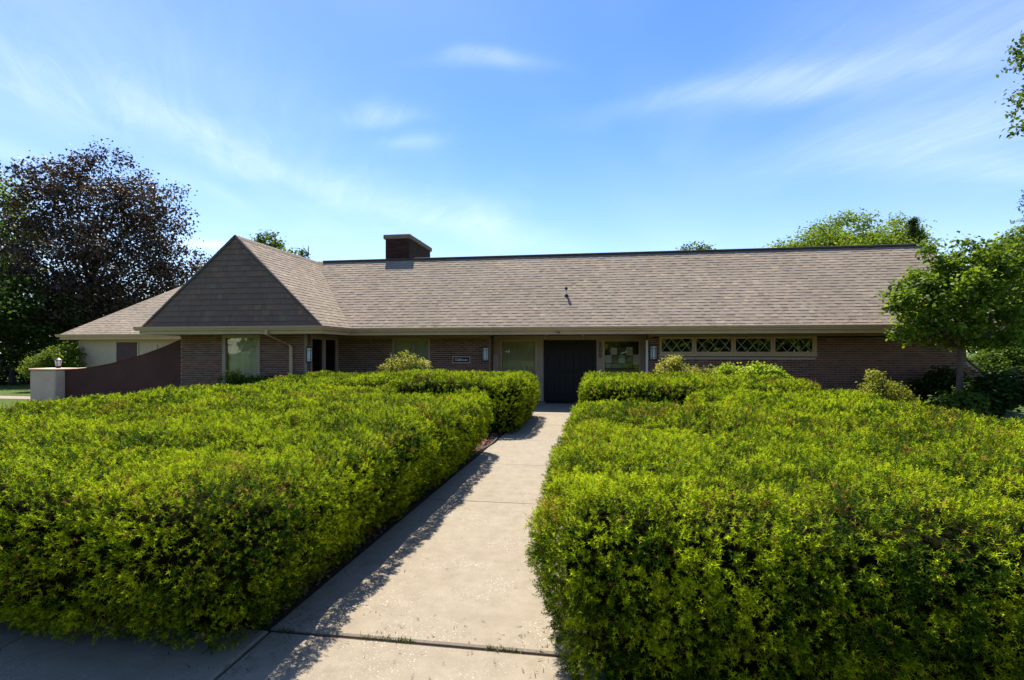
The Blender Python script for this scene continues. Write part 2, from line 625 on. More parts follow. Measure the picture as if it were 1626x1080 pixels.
# ================================================================== GROUND
rnd = random.Random(7)
g = MB()
g.face([(-320, -320, -0.045), (320, -320, -0.045), (320, 620, -0.045), (-320, 620, -0.045)])
tag(g.build('lawn', M['lawn']), kind='structure')
g = MB()
g.face([(-60, -14.0, -0.03), (60, -14.0, -0.03), (60, -4.2, -0.03), (-60, -4.2, -0.03)])
tag(g.build('road', M['asphalt']), kind='structure')
g = MB()
g.face([(-8.6, 2.88, -0.025), (7.4, 2.88, -0.025), (7.4, 16.62, -0.025), (-8.6, 16.62, -0.025)])
tag(g.build('planting_bed', M['soil']), kind='structure')
g = MB()
g.face([(-13.0, 12.2, -0.027), (-8.6, 12.2, -0.027), (-8.6, 14.6, -0.027), (-13.0, 14.6, -0.027)])
g.face([(7.4, 12.2, -0.027), (11.5, 12.2, -0.027), (11.5, 16.62, -0.027), (7.4, 16.62, -0.027)])
tag(g.build('planting_bed', M['soil']), kind='structure')
g = MB()
g.face([(-40, 16.2, -0.035), (-18.9, 15.6, -0.035), (-18.9, 16.5, -0.035), (-40, 17.4, -0.035)])
tag(g.build('side_path', M['concrete']), kind='structure')


def slab(pts, top, parent, seed):
    """a concrete slab: outline with eased edges, slightly tilted"""
    r_ = random.Random(seed)
    cx_ = sum(p[0] for p in pts) / len(pts)
    cy_ = sum(p[1] for p in pts) / len(pts)
    tx, ty = r_.uniform(-.0015, .0015), r_.uniform(-.0015, .0015)
    zt = lambda p: top + (p[0] - cx_) * tx + (p[1] - cy_) * ty
    ins = []
    for p in pts:
        dx, dy = p[0] - cx_, p[1] - cy_
        ins.append((p[0] - math.copysign(.012, dx), p[1] - math.copysign(.012, dy)))
    m = MB()
    n = len(pts)
    lo = [(p[0], p[1], top - .12) for p in pts]
    mid = [(p[0], p[1], zt(p) - .009) for p in pts]
    up = [(q[0], q[1], zt(q)) for q in ins]
    m.quadmesh(lo + mid + up, [tuple(range(2 * n, 3 * n))] +
               [(i, (i + 1) % n, (i + 1) % n + n, i + n) for i in range(n)] +
               [(i + n, (i + 1) % n + n, (i + 1) % n + 2 * n, i + 2 * n) for i in range(n)])
    return m.build('slab', M['concrete'], parent)


def left_edge(v):
    """the walk's left edge draws in slightly towards the door"""
    return -1.95 + 0.25 * min(1.0, max(0.0, (v - 2.9) / 10.5))


base = MB()
base.face([(-1.95, 2.89, -0.02), (-0.08, 2.89, -0.02), (-0.08, 14.5, -0.02), (-1.70, 14.5, -0.02)])
walk = tag(base.build('walkway', M['soil']), kind='structure')
joints = [2.905, 5.70, 7.63, 9.70, 11.80, 13.75]
for i in range(len(joints) - 1):
    a, b = joints[i] + .006, joints[i + 1] - .006
    slab([(left_edge(a), a), (-0.07, a), (-0.07, b), (left_edge(b), b)], 0.0, walk, i)
# the landing in front of the doors
slab([(-1.72, 13.756), (-0.02, 13.756), (-0.02, 15.55), (-1.78, 15.55)], 0.0, walk, 31)
slab([(-3.3, 15.56), (-1.2, 15.56), (-1.2, 17.32), (-3.3, 17.32)], 0.002, walk, 32)
slab([(-1.19, 15.56), (1.75, 15.56), (1.75, 17.32), (-1.19, 17.32)], 0.002, walk, 33)

base = MB()
base.face([(-12, 1.30, -0.022), (12, 1.30, -0.022), (12, 2.89, -0.022), (-12, 2.89, -0.022)])
side = tag(base.build('sidewalk', M['soil']), kind='structure')
us = [-10.45, -9.03, -7.61, -6.19, -4.77, -3.35, -1.94, -0.08, 1.4, 2.88, 4.36, 5.84, 7.3]
for i in range(len(us) - 1):
    slab([(us[i] + .008, 1.32), (us[i + 1] - .008, 1.32), (us[i + 1] - .008, 2.885), (us[i] + .008, 2.885)], -0.006 + 0.004 * (i % 2), side, 50 + i)

# mulch: reddish stone and bark chips in the open strips of the bed
rs = np.random.RandomState(5)
mv, mf, mc = [], [], []
cnt = 0
for (u0, u1, v0, v1, n) in ((-2.75, -1.76, 7.6, 10.9, 5200), (-2.2, -1.72, 10.6, 14.4, 2600), (-0.02, 0.5, 7.2, 10.4, 900), (-2.3, -1.95, 2.95, 7.6, 1400), (-0.05, .3, 2.9, 7.2, 900), (-8.3, -2.4, 13.5, 16.2, 2500), (0.2, 6.6, 13.4, 16.2, 2500)):
    for _ in range(n):
        c = np.array([rs.uniform(u0, u1), rs.uniform(v0, v1), rs.uniform(-.02, .012)])
        if c[0] > left_edge(c[1]) - .05 and c[0] < -0.02:
            continue
        s = rs.uniform(.008, .026)
        d = rs.normal(size=(4, 3)) * s
        d[:, 2] *= .6
        mv.append(c + d)
        mf.append(np.array([[0, 1, 2], [0, 2, 3], [0, 3, 1], [1, 3, 2]]) + cnt)
        t = rs.uniform()
        col = np.array([.26, .095, .06]) * (1 - t) + np.array([.30, .19, .13]) * t
        mc.append(np.tile(col * rs.uniform(.6, 1.2), (4, 1)))
        cnt += 4
tag(npmesh('mulch', np.concatenate(mv), np.concatenate(mf), np.concatenate(mc), M['mulch']), 'reddish stone and bark mulch along the edge of the walk', 'mulch', kind='stuff')

# clippings, grit and dry needles lying on the paving, weeds in the widest joint
mv, mf, mc = [], [], []
cnt = 0
for k in range(1500):
    side_ = rs.uniform() < .6
    v = rs.uniform(1.9, 12.0) if rs.uniform() < .7 else rs.uniform(1.6, 3.2)
    if k < 900:
        off_ = abs(rs.normal(0, .16))
        u = left_edge(v) + off_ if side_ else -.08 - off_
    else:
        u = rs.uniform(-3.6, -.1) if v < 2.88 else rs.uniform(left_edge(v), -.08)
    L = rs.uniform(.006, .022)
    a = rs.uniform(0, 6.28)
    d = np.array([math.cos(a), math.sin(a), 0]) * L
    w_ = np.array([-math.sin(a), math.cos(a), 0]) * rs.uniform(.001, .004)
    c = np.array([u, v, .004])
    mv.append(np.stack([c - d - w_, c - d + w_, c + d + [0, 0, rs.uniform(0, .008)]]))
    mf.append(np.array([[0, 1, 2]]) + cnt)
    col = np.array([.16, .10, .05]) if rs.uniform() < .6 else (np.array([.10, .15, .03]) if rs.uniform() < .5 else np.array([.04, .03, .025]))
    mc.append(np.tile(col * rs.uniform(.5, 1.2), (3, 1)))
    cnt += 3
for k in range(520):
    u = -1.9 + 1.8 * rs.uniform() ** .8
    if math.sin(u * 9.0) + .5 * math.sin(u * 23.0) < .25:
        continue
    c = np.array([u, 2.897 + rs.normal() * .006, -.01])
    h = rs.uniform(.012, .035)
    tip = c + np.array([rs.normal() * .012, rs.normal() * .012, h])
    mv.append(np.stack([c - [.003, 0, 0], c + [.003, 0, 0], tip]))
    mf.append(np.array([[0, 1, 2]]) + cnt)
    mc.append(np.tile(np.array([.12, .15, .03]) * rs.uniform(.5, 1.1), (3, 1)))
    cnt += 3
tag(npmesh('litter', np.concatenate(mv), np.concatenate(mf), np.concatenate(mc), M['mulch']), 'dry needles, clippings and small weeds scattered on the concrete walk', 'litter', kind='stuff')

# black bed edging that wanders along the left side of the walk
e = MB()
pts = []
for i in range(60):
    v = 7.1 + i * 0.122
    pts.append((left_edge(v) - .035 - .045 * math.sin(v * 1.9) - .02 * math.sin(v * 4.3 + 1), v))
outl = [(p[0] - .012, p[1], 0) for p in pts]
for i in range(len(pts) - 1):
    (x0, y0), (x1, y1) = pts[i], pts[i + 1]
    z0 = .035 + .012 * math.sin(i * .7)
    z1 = .035 + .012 * math.sin((i + 1) * .7)
    vs = [(x0 - .014, y0, -.03), (x0 + .014, y0, -.03), (x0 + .016, y0, z0), (x0 - .016, y0, z0), (x1 - .014, y1, -.03), (x1 + .014, y1, -.03), (x1 + .016, y1, z1), (x1 - .016, y1, z1)]
    e.quadmesh(vs, [(0, 1, 5, 4), (1, 2, 6, 5), (2, 3, 7, 6), (3, 0, 4, 7)])
tag(e.build('bed_edging', M['edging'], origin=(-1.85, 7.1, 0)), 'wavy black plastic edging between the mulch and the concrete walk', 'edging')

# ================================================================== CLUBHOUSE
HE = 2.42          # height of the roof's lower edge
VE = 15.5          # main eave line
VR = 18.4          # main ridge line
ZR = 5.10
URIGHT = 10.45
VW = 16.6          # main front wall
VD = 17.3          # recessed entrance wall
WV = 14.5          # front wall of the gabled wing
WE = 13.75         # front eave of the wing
WUL, WUR = -13.52, -7.62   # wing eaves
WUC = -10.40               # wing ridge
SOF = 2.205

club = thing('clubhouse', (0, 16.6, 0), 'long brick clubhouse with brown shingle roof, gabled wing and recessed black double doors', 'building')

BRICKC = [(.210, .092, .062), (.245, .108, .072), (.165, .078, .058), (.270, .126, .084), (.225, .108, .076), (.180, .072, .048)]
NB_LEFT = [300]
BL, BH, BJ = .194, .0565, .0120
unit_bricks = []
for c in BRICKC:
    m = MB()
    m.box((0, -.012, 0), (BL, .006, BH), col=c, bev=.003)
    me = m.mesh('brick')
    me.materials.append(M['brick'])
    unit_bricks.append(me)


def brick_wall(name, v, u0, u1, z0, z1, holes, parent, thick=.16, single=False, seed=1, zmin_single=.5):
    """front-facing wall at y=v: mortar body with openings, bricks standing proud of it"""
    r_ = random.Random(seed)
    body = MB()
    xs = sorted({u0, u1, *[h[0] for h in holes], *[h[1] for h in holes]})
    xs = [x for x in xs if u0 - 1e-6 <= x <= u1 + 1e-6]
    zs = sorted({z0, z1, *[min(max(h[2], z0), z1) for h in holes], *[min(max(h[3], z0), z1) for h in holes]})
    for i in range(len(xs) - 1):
        for k in range(len(zs) - 1):
            xm, zm = (xs[i] + xs[i + 1]) / 2, (zs[k] + zs[k + 1]) / 2
            if any(h[0] < xm < h[1] and h[2] < zm < h[3] for h in holes):
                continue
            body.box((xs[i], v, zs[k]), (xs[i + 1], v + thick, zs[k + 1]))
    wall = body.build(name, M['mortar'], parent)
    rest = MB()
    row = 0
    z = z0 + BJ * .5
    while z < z1 - .01:
        zt = min(z + BH, z1 - .003)
        iv = [(u0 + .002, u1 - .002)]
        for h in holes:
            if h[2] < zt and h[3] > z:
                nx = []
                for a, b in iv:
                    if h[1] <= a or h[0] >= b:
                        nx.append((a, b))
                    else:
                        if h[0] - a > .02: nx.append((a, h[0] - .004))
                        if b - h[1] > .02: nx.append((h[1] + .004, b))
                iv = nx
        off = (BL + BJ) * .5 * (row % 2)
        n0 = int((u0 - 20) / (BL + BJ)) - 1
        for a, b in iv:
            k = math.floor((a - off) / (BL + BJ))
            x = k * (BL + BJ) + off
            while x < b:
                xa, xb = max(x, a), min(x + BL, b)
                if xb - xa > .015:
                    ci = min(r_.randrange(len(BRICKC)), r_.randrange(len(BRICKC) + 2)) if r_.random() < .5 else r_.randrange(len(BRICKC))
                    full = xb - xa > BL - .001 and zt - z > BH - .001
                    dv = r_.uniform(-.002, .002)
                    if single and full and z > zmin_single and NB_LEFT[0] > 0:
                        NB_LEFT[0] -= 1
                        o = bpy.data.objects.new('brick', unit_bricks[ci])
                        COL.objects.link(o)
                        o.location = (xa, v + dv, z)
                        set_parent(o, wall)
                    else:
                        j = r_.uniform(.85, 1.12)
                        rest.box((xa, v - .012 + dv, z), (xb, v + .006, zt), col=tuple(q * j for q in BRICKC[ci]))
                x += BL + BJ
        z += BH + BJ
        row += 1
    if rest.f:
        tag(rest.build('brick', M['brick'], wall), kind='stuff')
    return wall


# --- walls
brick_wall('wall', WV, -12.80, -8.60, 0, SOF, [(-11.35, -10.07, .08, 2.6)], club, single=True, seed=3)
brick_wall('wall', VW, -8.60, -3.31, 0, 2.10, [(-6.64, -5.32, .3, 2.6)], club, seed=4)
brick_wall('wall', VW, 1.76, 10.6, 0, 2.10, [(2.08, 6.60, 1.50, 2.6)], club, seed=5)

# side returns (brick) of the entrance recess and of the wing
ret = MB()
RETS = (((-3.47, VW + .165, 0), (-3.31, VD + .14, SOF - .003), -3.31, 1, VW + .165, VD, SOF), ((1.76, VW + .165, 0), (1.92, VD + .14, SOF - .003), 1.76, -1, VW + .165, VD, SOF), ((-8.76, WV + .165, 0), (-8.60, 14.83, SOF - .003), -8.60, 1, WV + .165, 14.83, SOF))
for (ca_, cb_, x, sgn, y0, y1, zt) in RETS:
    ret = MB()
    ret.box(ca_, cb_)
    retw = ret.build('wall', M['mortar'], club)
    rb = MB()
    z, row = BJ * .5, 0
    while z < zt - .02:
        y = y0 - (BL + BJ) * .5 * (row % 2)
        while y < y1:
            a, b = max(y, y0 + .002), min(y + BL, y1 - .002)
            if b - a > .02:
                rb.box((x - .006 * sgn, a, z), (x + .012 * sgn, b, min(z + BH, zt - .003)), col=tuple(q * rnd.uniform(.85, 1.12) for q in rnd.choice(BRICKC)))
            y += BL + BJ
        z += BH + BJ
        row += 1
    tag(rb.build('brick', M['brick'], retw), kind='stuff')

# the rest of the shell: end and rear walls, ceiling above the rooms, dark rooms behind the glass
shell = MB()
shell.box((10.44, VW + .17, 0), (10.6, 20.2, 2.2))
shell.box((-12.8, WV + .17, 0), (-12.64, 20.0, 2.2))
shell.box((-12.8, 20.0, 0), (10.6, 20.16, 3.4))
shell.build('end_wall', M['brown_paint'], club)
room = MB()
room.box((-12.6, 19.2, 0), (10.4, 19.3, 2.2))
room.box((-12.6, WV + .17, -.01), (-8.8, 19.2, .02))
room.box((-8.8, VD + .15, -.01), (10.4, 19.2, .02))
room.box((-12.6, WV + .17, 2.24), (-8.8, 19.2, 2.26))
room.box((-8.8, VW + .17, 2.24), (10.4, 19.2, 2.26))
room.build('room', M['interior'], club)

# --- frieze boards, soffits, fascias, gutters
m = MB()
m.box((-8.58, VW - .025, 2.104), (-3.312, VW + .16, SOF - .002))
m.build('frieze_board', M['soffit'], club)
m = MB()
m.box((1.762, VW - .025, 2.135), (10.6, VW + .16, SOF - .002))
m.build('frieze_board', M['soffit'], club)
m = MB()
m.box((WUL + .1, WE + .02, SOF), (WUR - .02, WV + .05, SOF + .02))
m.box((WUL + .1, WV + .05, SOF), (-12.8, 19.5, SOF + .02))
m.box((-8.62, WV + .052, SOF), (WUR - .02, VE + .02, SOF + .018))
m.box((-8.7, VE + .022, SOF), (URIGHT + .4, VD + .3, SOF + .02))
m.build('soffit', M['soffit'], club)
m = MB()
m.box((WUL, WE - .012, 2.19), (WUR + .012, WE + .012, 2.40))
m.box((WUR - .012, WE + .0125, 2.19), (WUR + .0115, VE - .0125, 2.40))
m.box((WUR + .012, VE - .012, 2.19), (URIGHT + .42, VE + .012, 2.40))
m.box((WUL - .012, WE - .012, 2.192), (WUL + .012, 19.2, 2.40))
m.build('fascia', M['trim'], club)

PROF = [(.0, 2.415), (-.125, 2.415), (-.125, 2.398), (-.112, 2.385), (-.112, 2.365), (-.085, 2.335), (-.075, 2.30), (-.0, 2.298)]


def gutter(parent):
    m = MB()
    # along the wing's front, mitred round its right corner, then along the main eave
    runs = []
    path = [((WUL - .125, WE - .013), (0, 1)), ((WUR + .013, WE - .013), (1, 1)), ((WUR + .013, VE - .013), (1, 1)), ((URIGHT + .42, VE - .013), (0, 1))]
    rings = []
    for (x, y), (sx, sy) in path:
        rings.append([(x - o * sx, y + o * sy, z) for o, z in PROF])
    n = len(PROF)
    vs = [p for r in rings for p in r]
    fs = []
    for i in range(len(rings) - 1):
        for k in range(n):
            j = (k + 1) % n
            fs.append((i * n + k, i * n + j, (i + 1) * n + j, (i + 1) * n + k))
    fs.append(tuple(range(n)))
    fs.append(tuple(range((len(rings) - 1) * n, len(rings) * n))[::-1])
    m.quadmesh(vs, fs)
    return m.build('gutter', M['trim'], parent)


gutter(club)
# downspouts: rectangular pipes with bent offsets
def rect_pipe(m, pts, w, d):
    vs, fs = [], []
    for p in pts:
        vs += [(p[0] - w, p[1] - d, p[2]), (p[0] + w, p[1] - d, p[2]), (p[0] + w, p[1] + d, p[2]), (p[0] - w, p[1] + d, p[2])]
    for i in range(len(pts) - 1):
        for k in range(4):
            j = (k + 1) % 4
            fs.append((i * 4 + k, i * 4 + j, (i + 1) * 4 + j, (i + 1) * 4 + k))
    fs += [(3, 2, 1, 0), tuple(range(len(vs) - 4, len(vs)))]
    m.quadmesh(vs, fs)


m = MB()
rect_pipe(m, [(-9.30, WE - .07, 2.30), (-9.30, WE - .07, 2.17), (-9.02, WV - .07, 1.86), (-9.00, WV - .06, 1.80), (-9.00, WV - .06, .12), (-9.0, WV - .16, .05)], .042, .034)
m.build('downspout', M['trim'], club)
m = MB()
rect_pipe(m, [(1.70, VW - .05, 2.03), (1.70, VW - .05, .15), (1.70, VW - .16, .06)], .032, .03)
dsp = m.build('downspout', M['white'], club)
dsp['label'] = 'white downspout beside the entrance recess'

# --- roofs
ROOFC = [(.296, .240, .180), (.305, .250, .188), (.290, .233, .177), (.286, .237, .181), (.350, .275, .193), (.252, .196, .154), (.312, .242, .187), (.268, .219, .171)]
ROOFW = [5, 5, 5, 5, 1.3, 1.0, 1.5, 1.0]
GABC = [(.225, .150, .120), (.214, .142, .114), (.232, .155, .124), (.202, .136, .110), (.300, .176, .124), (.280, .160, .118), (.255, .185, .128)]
GABW = [5, 5, 4, 4, .8, .9, .7]
SHW = [.11, .145, .18, .23]
sh_cache = {}
candidates = []


def clip(poly, cp):
    """Sutherland-Hodgman: poly clipped by the convex polygon cp (counter-clockwise)"""
    out = poly
    n = len(cp)
    for i in range(n):
        a, b = cp[i], cp[(i + 1) % n]
        nx = []
        if not out:
            return []
        for k in range(len(out)):
            p, q = out[k], out[(k + 1) % len(out)]
            dp = (b[0] - a[0]) * (p[1] - a[1]) - (b[1] - a[1]) * (p[0] - a[0])
            dq = (b[0] - a[0]) * (q[1] - a[1]) - (b[1] - a[1]) * (q[0] - a[0])
            if dp >= 0:
                nx.append(p)
            if (dp >= 0) != (dq >= 0):
                t = dp / (dp - dq)
                nx.append((p[0] + (q[0] - p[0]) * t, p[1] + (q[1] - p[1]) * t))
        out = nx
    return out


def shingle_geo(m, poly, b0, b1, h, to3, col):
    hh = lambda p: .002 + h * (1 - (p[1] - b0) / (b1 - b0))
    top = [to3(p[0], p[1], hh(p)) for p in poly]
    bot = [to3(p[0], p[1], -.004) for p in poly]
    n = len(poly)
    m.quadmesh(top + bot, [tuple(range(n))] + [(i, i + n, (i + 1) % n + n, (i + 1) % n) for i in range(n)], col)


def shingles(O, A, B, poly, expo, parent, cols, wts, seed, heights=(.007, .0125), wset=SHW, pick=False, jit=.0):
    O, A, B = Vector(O), Vector(A).normalized(), Vector(B).normalized()
    N = A.cross(B)
    to3 = lambda a, b, h: O + A * a + B * b + N * h
    r_ = random.Random(seed)
    rest = MB()
    amin, amax = min(p[0] for p in poly), max(p[0] for p in poly)
    bmax = max(p[1] for p in poly)
    rows = int(bmax / expo) + 1
    for k in range(rows):
        b0 = k * expo
        a = amin - r_.uniform(0, .3)
        raised = r_.random() < .5
        while a < amax:
            w = r_.choice(wset)
            ci = r_.choices(range(len(cols)), wts)[0]
            hi = 1 if raised else 0
            raised = not raised if r_.random() < .8 else raised
            bb0 = b0 + (r_.uniform(-jit, jit) if jit else 0)
            rect = [(a + .0008, bb0), (a + w - .0008, bb0), (a + w - .0008, b0 + expo + .012), (a + .0008, b0 + expo + .012)]
            cl = clip(rect, poly)
            if len(cl) >= 3:
                area = abs(sum(cl[i][0] * cl[(i + 1) % len(cl)][1] - cl[(i + 1) % len(cl)][0] * cl[i][1] for i in range(len(cl)))) / 2
                if area > .0008:
                    full = area > (w - .0016) * (expo + .012) * .995
                    if full and pick and not jit:
                        P = to3(a, b0, 0)
                        candidates.append((P.length, P, A, B, N, w, expo, heights[hi], ci, id(cols), cols, parent, rest))
                    else:
                        j = r_.uniform(.9, 1.08)
                        shingle_geo(rest, cl, bb0, b0 + expo + .012, heights[hi], to3, tuple(q * j for q in cols[ci]))
            a += w
    return rest


roof_jobs = []


def deck(name, pts, N, parent, mat, t=.05):
    m = MB()
    N = Vector(N).normalized()
    m.prism([Vector(p) - N * .006 for p in pts], -N * t)
    return m.build(name, mat, parent)


# main front slope
E0 = Vector((WUR, VE - .05, HE - .04))
slope = Vector((0, VR - VE + .05, ZR - HE + .04))
SL = slope.length
Bm = slope / SL
Nm = Vector((1, 0, 0)).cross(Bm)
valley_du = (WUR - WUC)
mp = [(0, 0), (URIGHT + .45 - WUR, 0), (URIGHT + .05 - WUR, SL), (-valley_du, SL)]
to_m = lambda p: E0 + Vector((1, 0, 0)) * p[0] + Bm * p[1]
roof = deck('roof', [to_m(p) for p in mp], Nm, club, M['roof_deck'])
roof_jobs.append((shingles(E0, (1, 0, 0), Bm, mp, .143, roof, ROOFC, ROOFW, 11, pick=True), roof))
# rear slope, plain
m = MB()
m.face([(WUC - 3, VR, ZR), (URIGHT + .05, VR, ZR), (URIGHT + .05, 21.4, HE), (WUC - 3, 21.4, HE)])
m.build('roof', M['roof_deck'], club)

# wing right slope (seen), left slope (away)
Ow = Vector((WUR + .05, WE + .03, HE - .04))
sl = Vector((WUC - WUR - .05, 0, ZR - HE + .04))
SW = sl.length
Bw = sl / SW
Aw = Vector((0, 1, 0))
Nw = Aw.cross(Bw)
Lw = VE - .05 - WE - .03
wp = [(0, 0), (Lw, 0), (VR - WE - .03, SW), (-.0, SW)]
to_w = lambda p: Ow + Aw * p[0] + Bw * p[1]
wroof = deck('roof', [to_w(p) for p in wp], Nw, club, M['roof_deck'])
roof_jobs.append((shingles(Ow, Aw, Bw, wp, .143, wroof, ROOFC, ROOFW, 12, pick=True), wroof))
Ol = Vector((WUL - .05, WE + .03, HE - .04))
sl2 = Vector((WUC - WUL + .05, 0, ZR - HE + .04))
B2 = sl2.normalized()
N2 = B2.cross(Vector((0, 1, 0)))
lp = [Ol, Ol + sl2, Ol + sl2 + Vector((0, 7.5, 0)), Ol + Vector((0, 7.5, 0))]
lroof = deck('roof', lp, N2, club, M['roof_deck'])
A2 = Vector((0, -1, 0))
O2 = Ol + Vector((0, 7.5, 0))
roof_jobs.append((shingles(O2, A2, B2, [(0, 0), (7.5, 0), (7.5, sl2.length), (0, sl2.length)], .143, lroof, ROOFC, ROOFW, 13), lroof))

# the shingled gable face, upright, above the front gutter
GV = WE + .07
gm = MB()
gm.prism([(WUL + .03, GV + .012, HE - .03), (WUR - .03, GV + .012, HE - .03), (WUC, GV + .012, ZR - .035)], (0, .1, 0))
gable = gm.build('gable', M['roof_deck'], club)
GW = WUR - WUL
gp = [(.0, 0), (GW, 0), (WUC - WUL, ZR - HE)]
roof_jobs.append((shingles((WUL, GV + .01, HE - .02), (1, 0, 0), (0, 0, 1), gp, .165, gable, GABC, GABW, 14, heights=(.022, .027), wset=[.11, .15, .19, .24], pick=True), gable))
# dark rake edges of the gable
m = MB()
for (ue, sg) in ((WUL - .05, -1), (WUR + .05, 1)):
    a = Vector((ue, GV - .02, HE - .05))
    b = Vector((WUC, GV - .02, ZR + .015))
    d = (b - a).normalized()
    up = Vector((-d.z * -sg, 0, d.x * -sg)) if sg < 0 else Vector((d.z, 0, -d.x))
    if up.z < 0: up = -up
    m.prism([a - up * .045, a + up * .012, b + up * .012, b - up * .045], (0, .055, 0))
m.build('rake_edge', M['metal_flash'], club)

# keep the 300 shingles that show largest as objects of their own, the rest joined
cand_g = [c for c in candidates if c[10] is GABC]
cand_r = sorted([c for c in candidates if c[10] is ROOFC], key=lambda c: c[0])
keep = cand_g[:200] + cand_r[:max(0, 300 - len(cand_g[:200]))]
kept = {id(c) for c in keep}
for c in candidates:
    d_, P, A_, B_, N_, w, expo, h, ci, _, cols, par, rest = c
    to3 = lambda a, b, hh, P=P, A_=A_, B_=B_, N_=N_: P + A_ * a + B_ * b + N_ * hh
    rect = [(.0008, 0), (w - .0008, 0), (w - .0008, expo + .012), (.0008, expo + .012)]
    if id(c) in kept:
        key = (w, expo, h, ci, id(cols))
        if key not in sh_cache:
            m = MB()
            shingle_geo(m, rect, 0, expo + .012, h, lambda a, b, hh: Vector((a, b, hh)), cols[ci])
            me = m.mesh('shingle')
            me.materials.append(M['shingle'])
            sh_cache[key] = me
        o = bpy.data.objects.new('shingle', sh_cache[key])
        COL.objects.link(o)
        mm = Matrix.Identity(4)
        for i in range(3):
            mm[i][0], mm[i][1], mm[i][2], mm[i][3] = A_[i], B_[i], N_[i], P[i]
        o.matrix_basis = mm
        set_parent(o, par)
    else:
        j = rnd.uniform(.9, 1.08)
        shingle_geo(rest, rect, 0, expo + .012, h, to3, tuple(q * j for q in cols[ci]))
for rest, par in roof_jobs:
    if rest.f:
        tag(rest.build('shingle', M['shingle'], par), kind='stuff')

# ridge caps and ridge vent
m = MB()
m.prism([(WUC + .3, VR - .10, ZR - .045), (WUC + .3, VR - .10, ZR + .02), (WUC + .3, VR, ZR + .045), (WUC + .3, VR + .13, ZR + .02), (WUC + .3, VR + .13, ZR - .045)], (URIGHT - WUC - .2, 0, 0))
m.build('ridge_vent', M['metal_flash'], club)
m = MB()
n_ = 30
for i in range(n_):
    y0 = GV + i * (VR - GV) / n_
    y1 = y0 + (VR - GV) / n_ + .03
    z = ZR + .008
    col = ROOFC[rnd.randrange(4)]
    m.face([(WUC - .12, y0, z - .115), (WUC, y0, z + .018), (WUC, y1, z), (WUC - .12, y1, z - .13)], col)
    m.face([(WUC, y0, z + .018), (WUC + .12, y0, z - .095), (WUC + .12, y1, z - .115), (WUC, y1, z)], col)
    m.face([(WUC - .12, y0, z - .115), (WUC, y0, z + .018), (WUC + .12, y0, z - .095), (WUC, y0, z - .01)][::-1], col)
m.build('ridge_cap', M['shingle'], club)
# right-hand gable end
m = MB()
m.prism([(10.45, VW, 2.21), (10.45, 20.16, 2.21), (10.45, VR, ZR - .12)], (.12, 0, 0))
m.build('gable_end', M['siding'], club)

# chimney
ch0, ch1, cv0, cv1 = -7.72, -6.80, 18.62, 21.2
cm_ = MB()
cm_.box((ch0, cv0, 4.2), (ch1, cv1, 5.92))
chim = cm_.build('chimney', M['chimney_body'], club)
cb = MB()
z, row = 4.9, 0
while z < 5.9:
    for (axis, p, a0, a1) in (('x', cv0, ch0, ch1), ('y', ch1, cv0, cv1)):
        a = a0 - (BL + BJ) * .5 * (row % 2)
        while a < a1:
            s, t = max(a, a0), min(a + BL, a1)
            if t - s > .02:
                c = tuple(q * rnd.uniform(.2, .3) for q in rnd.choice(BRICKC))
                if axis == 'x':
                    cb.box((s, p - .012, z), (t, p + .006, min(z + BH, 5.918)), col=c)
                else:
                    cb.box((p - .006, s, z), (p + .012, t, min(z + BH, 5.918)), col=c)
            a += BL + BJ
    z += BH + BJ
    row += 1
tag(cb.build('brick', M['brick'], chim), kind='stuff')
m = MB()
m.box((ch0 - .07, cv0 - .07, 5.921), (ch1 + .07, cv1 + .07, 6.09), bev=.02)
m.build('cap', M['stone_cap'], chim)
m = MB()
m.tube([(-7.0, 20.3, 6.08), (-7.0, 20.3, 6.2)], .11, 12)
m.build('flue', M['stone_cap'], chim)

# roof vent: white pipe with a turned open end
rv = MB()
vb = Vector((-.80, 16.62, HE + (16.62 - VE) * .925))
rv.tube([vb - Vector((0, 0, .05)), vb + Vector((0, -.01, .15)), vb + Vector((0, -.03, .20)), vb + Vector((0, -.08, .225)), vb + Vector((0, -.11, .225))], [.032, .032, .036, .048, .048], 14, caps=False)
vent = rv.build('vent_pipe', M['white'], club, smooth=True)
m = MB()
m.tube([vb + Vector((0, -.085, .225)), vb + Vector((0, -.09, .225))], .041, 14)
m.build('opening', M['black'], vent)
m = MB()
m.tube([vb + Vector((0, 0, -.05)), vb + Vector((0, 0, .045))], [.085, .055], 14)
m.build('flashing', M['metal_flash'], vent)

# --- windows
def window(u0, u1, z0, z1, v, fw, mat, parent, glass='glass', depth=.09, name='window', mull=()):
    m = MB()
    m.box((u0, v - .015, z0), (u0 + fw, v + depth, z1))
    m.box((u1 - fw, v - .015, z0), (u1, v + depth, z1))
    m.box((u0 + fw, v - .012, z0), (u1 - fw, v + depth, z0 + fw))
    m.box((u0 + fw, v - .012, z1 - fw), (u1 - fw, v + depth, z1))
    for x in mull:
        m.box((x - fw * .35, v - .008, z0 + fw), (x + fw * .35, v + depth - .01, z1 - fw))
    w = m.build(name, mat, parent)
    edges = [u0 + fw] + [q for x in mull for q in (x - fw * .35, x + fw * .35)] + [u1 - fw]
    for i in range(0, len(edges), 2):
        p = MB()
        p.box((edges[i] - .004, v + depth * .5, z0 + fw - .004), (edges[i + 1] + .004, v + depth * .5 + .006, z1 - fw + .004))
        p.build('pane', M[glass], w)
    return w


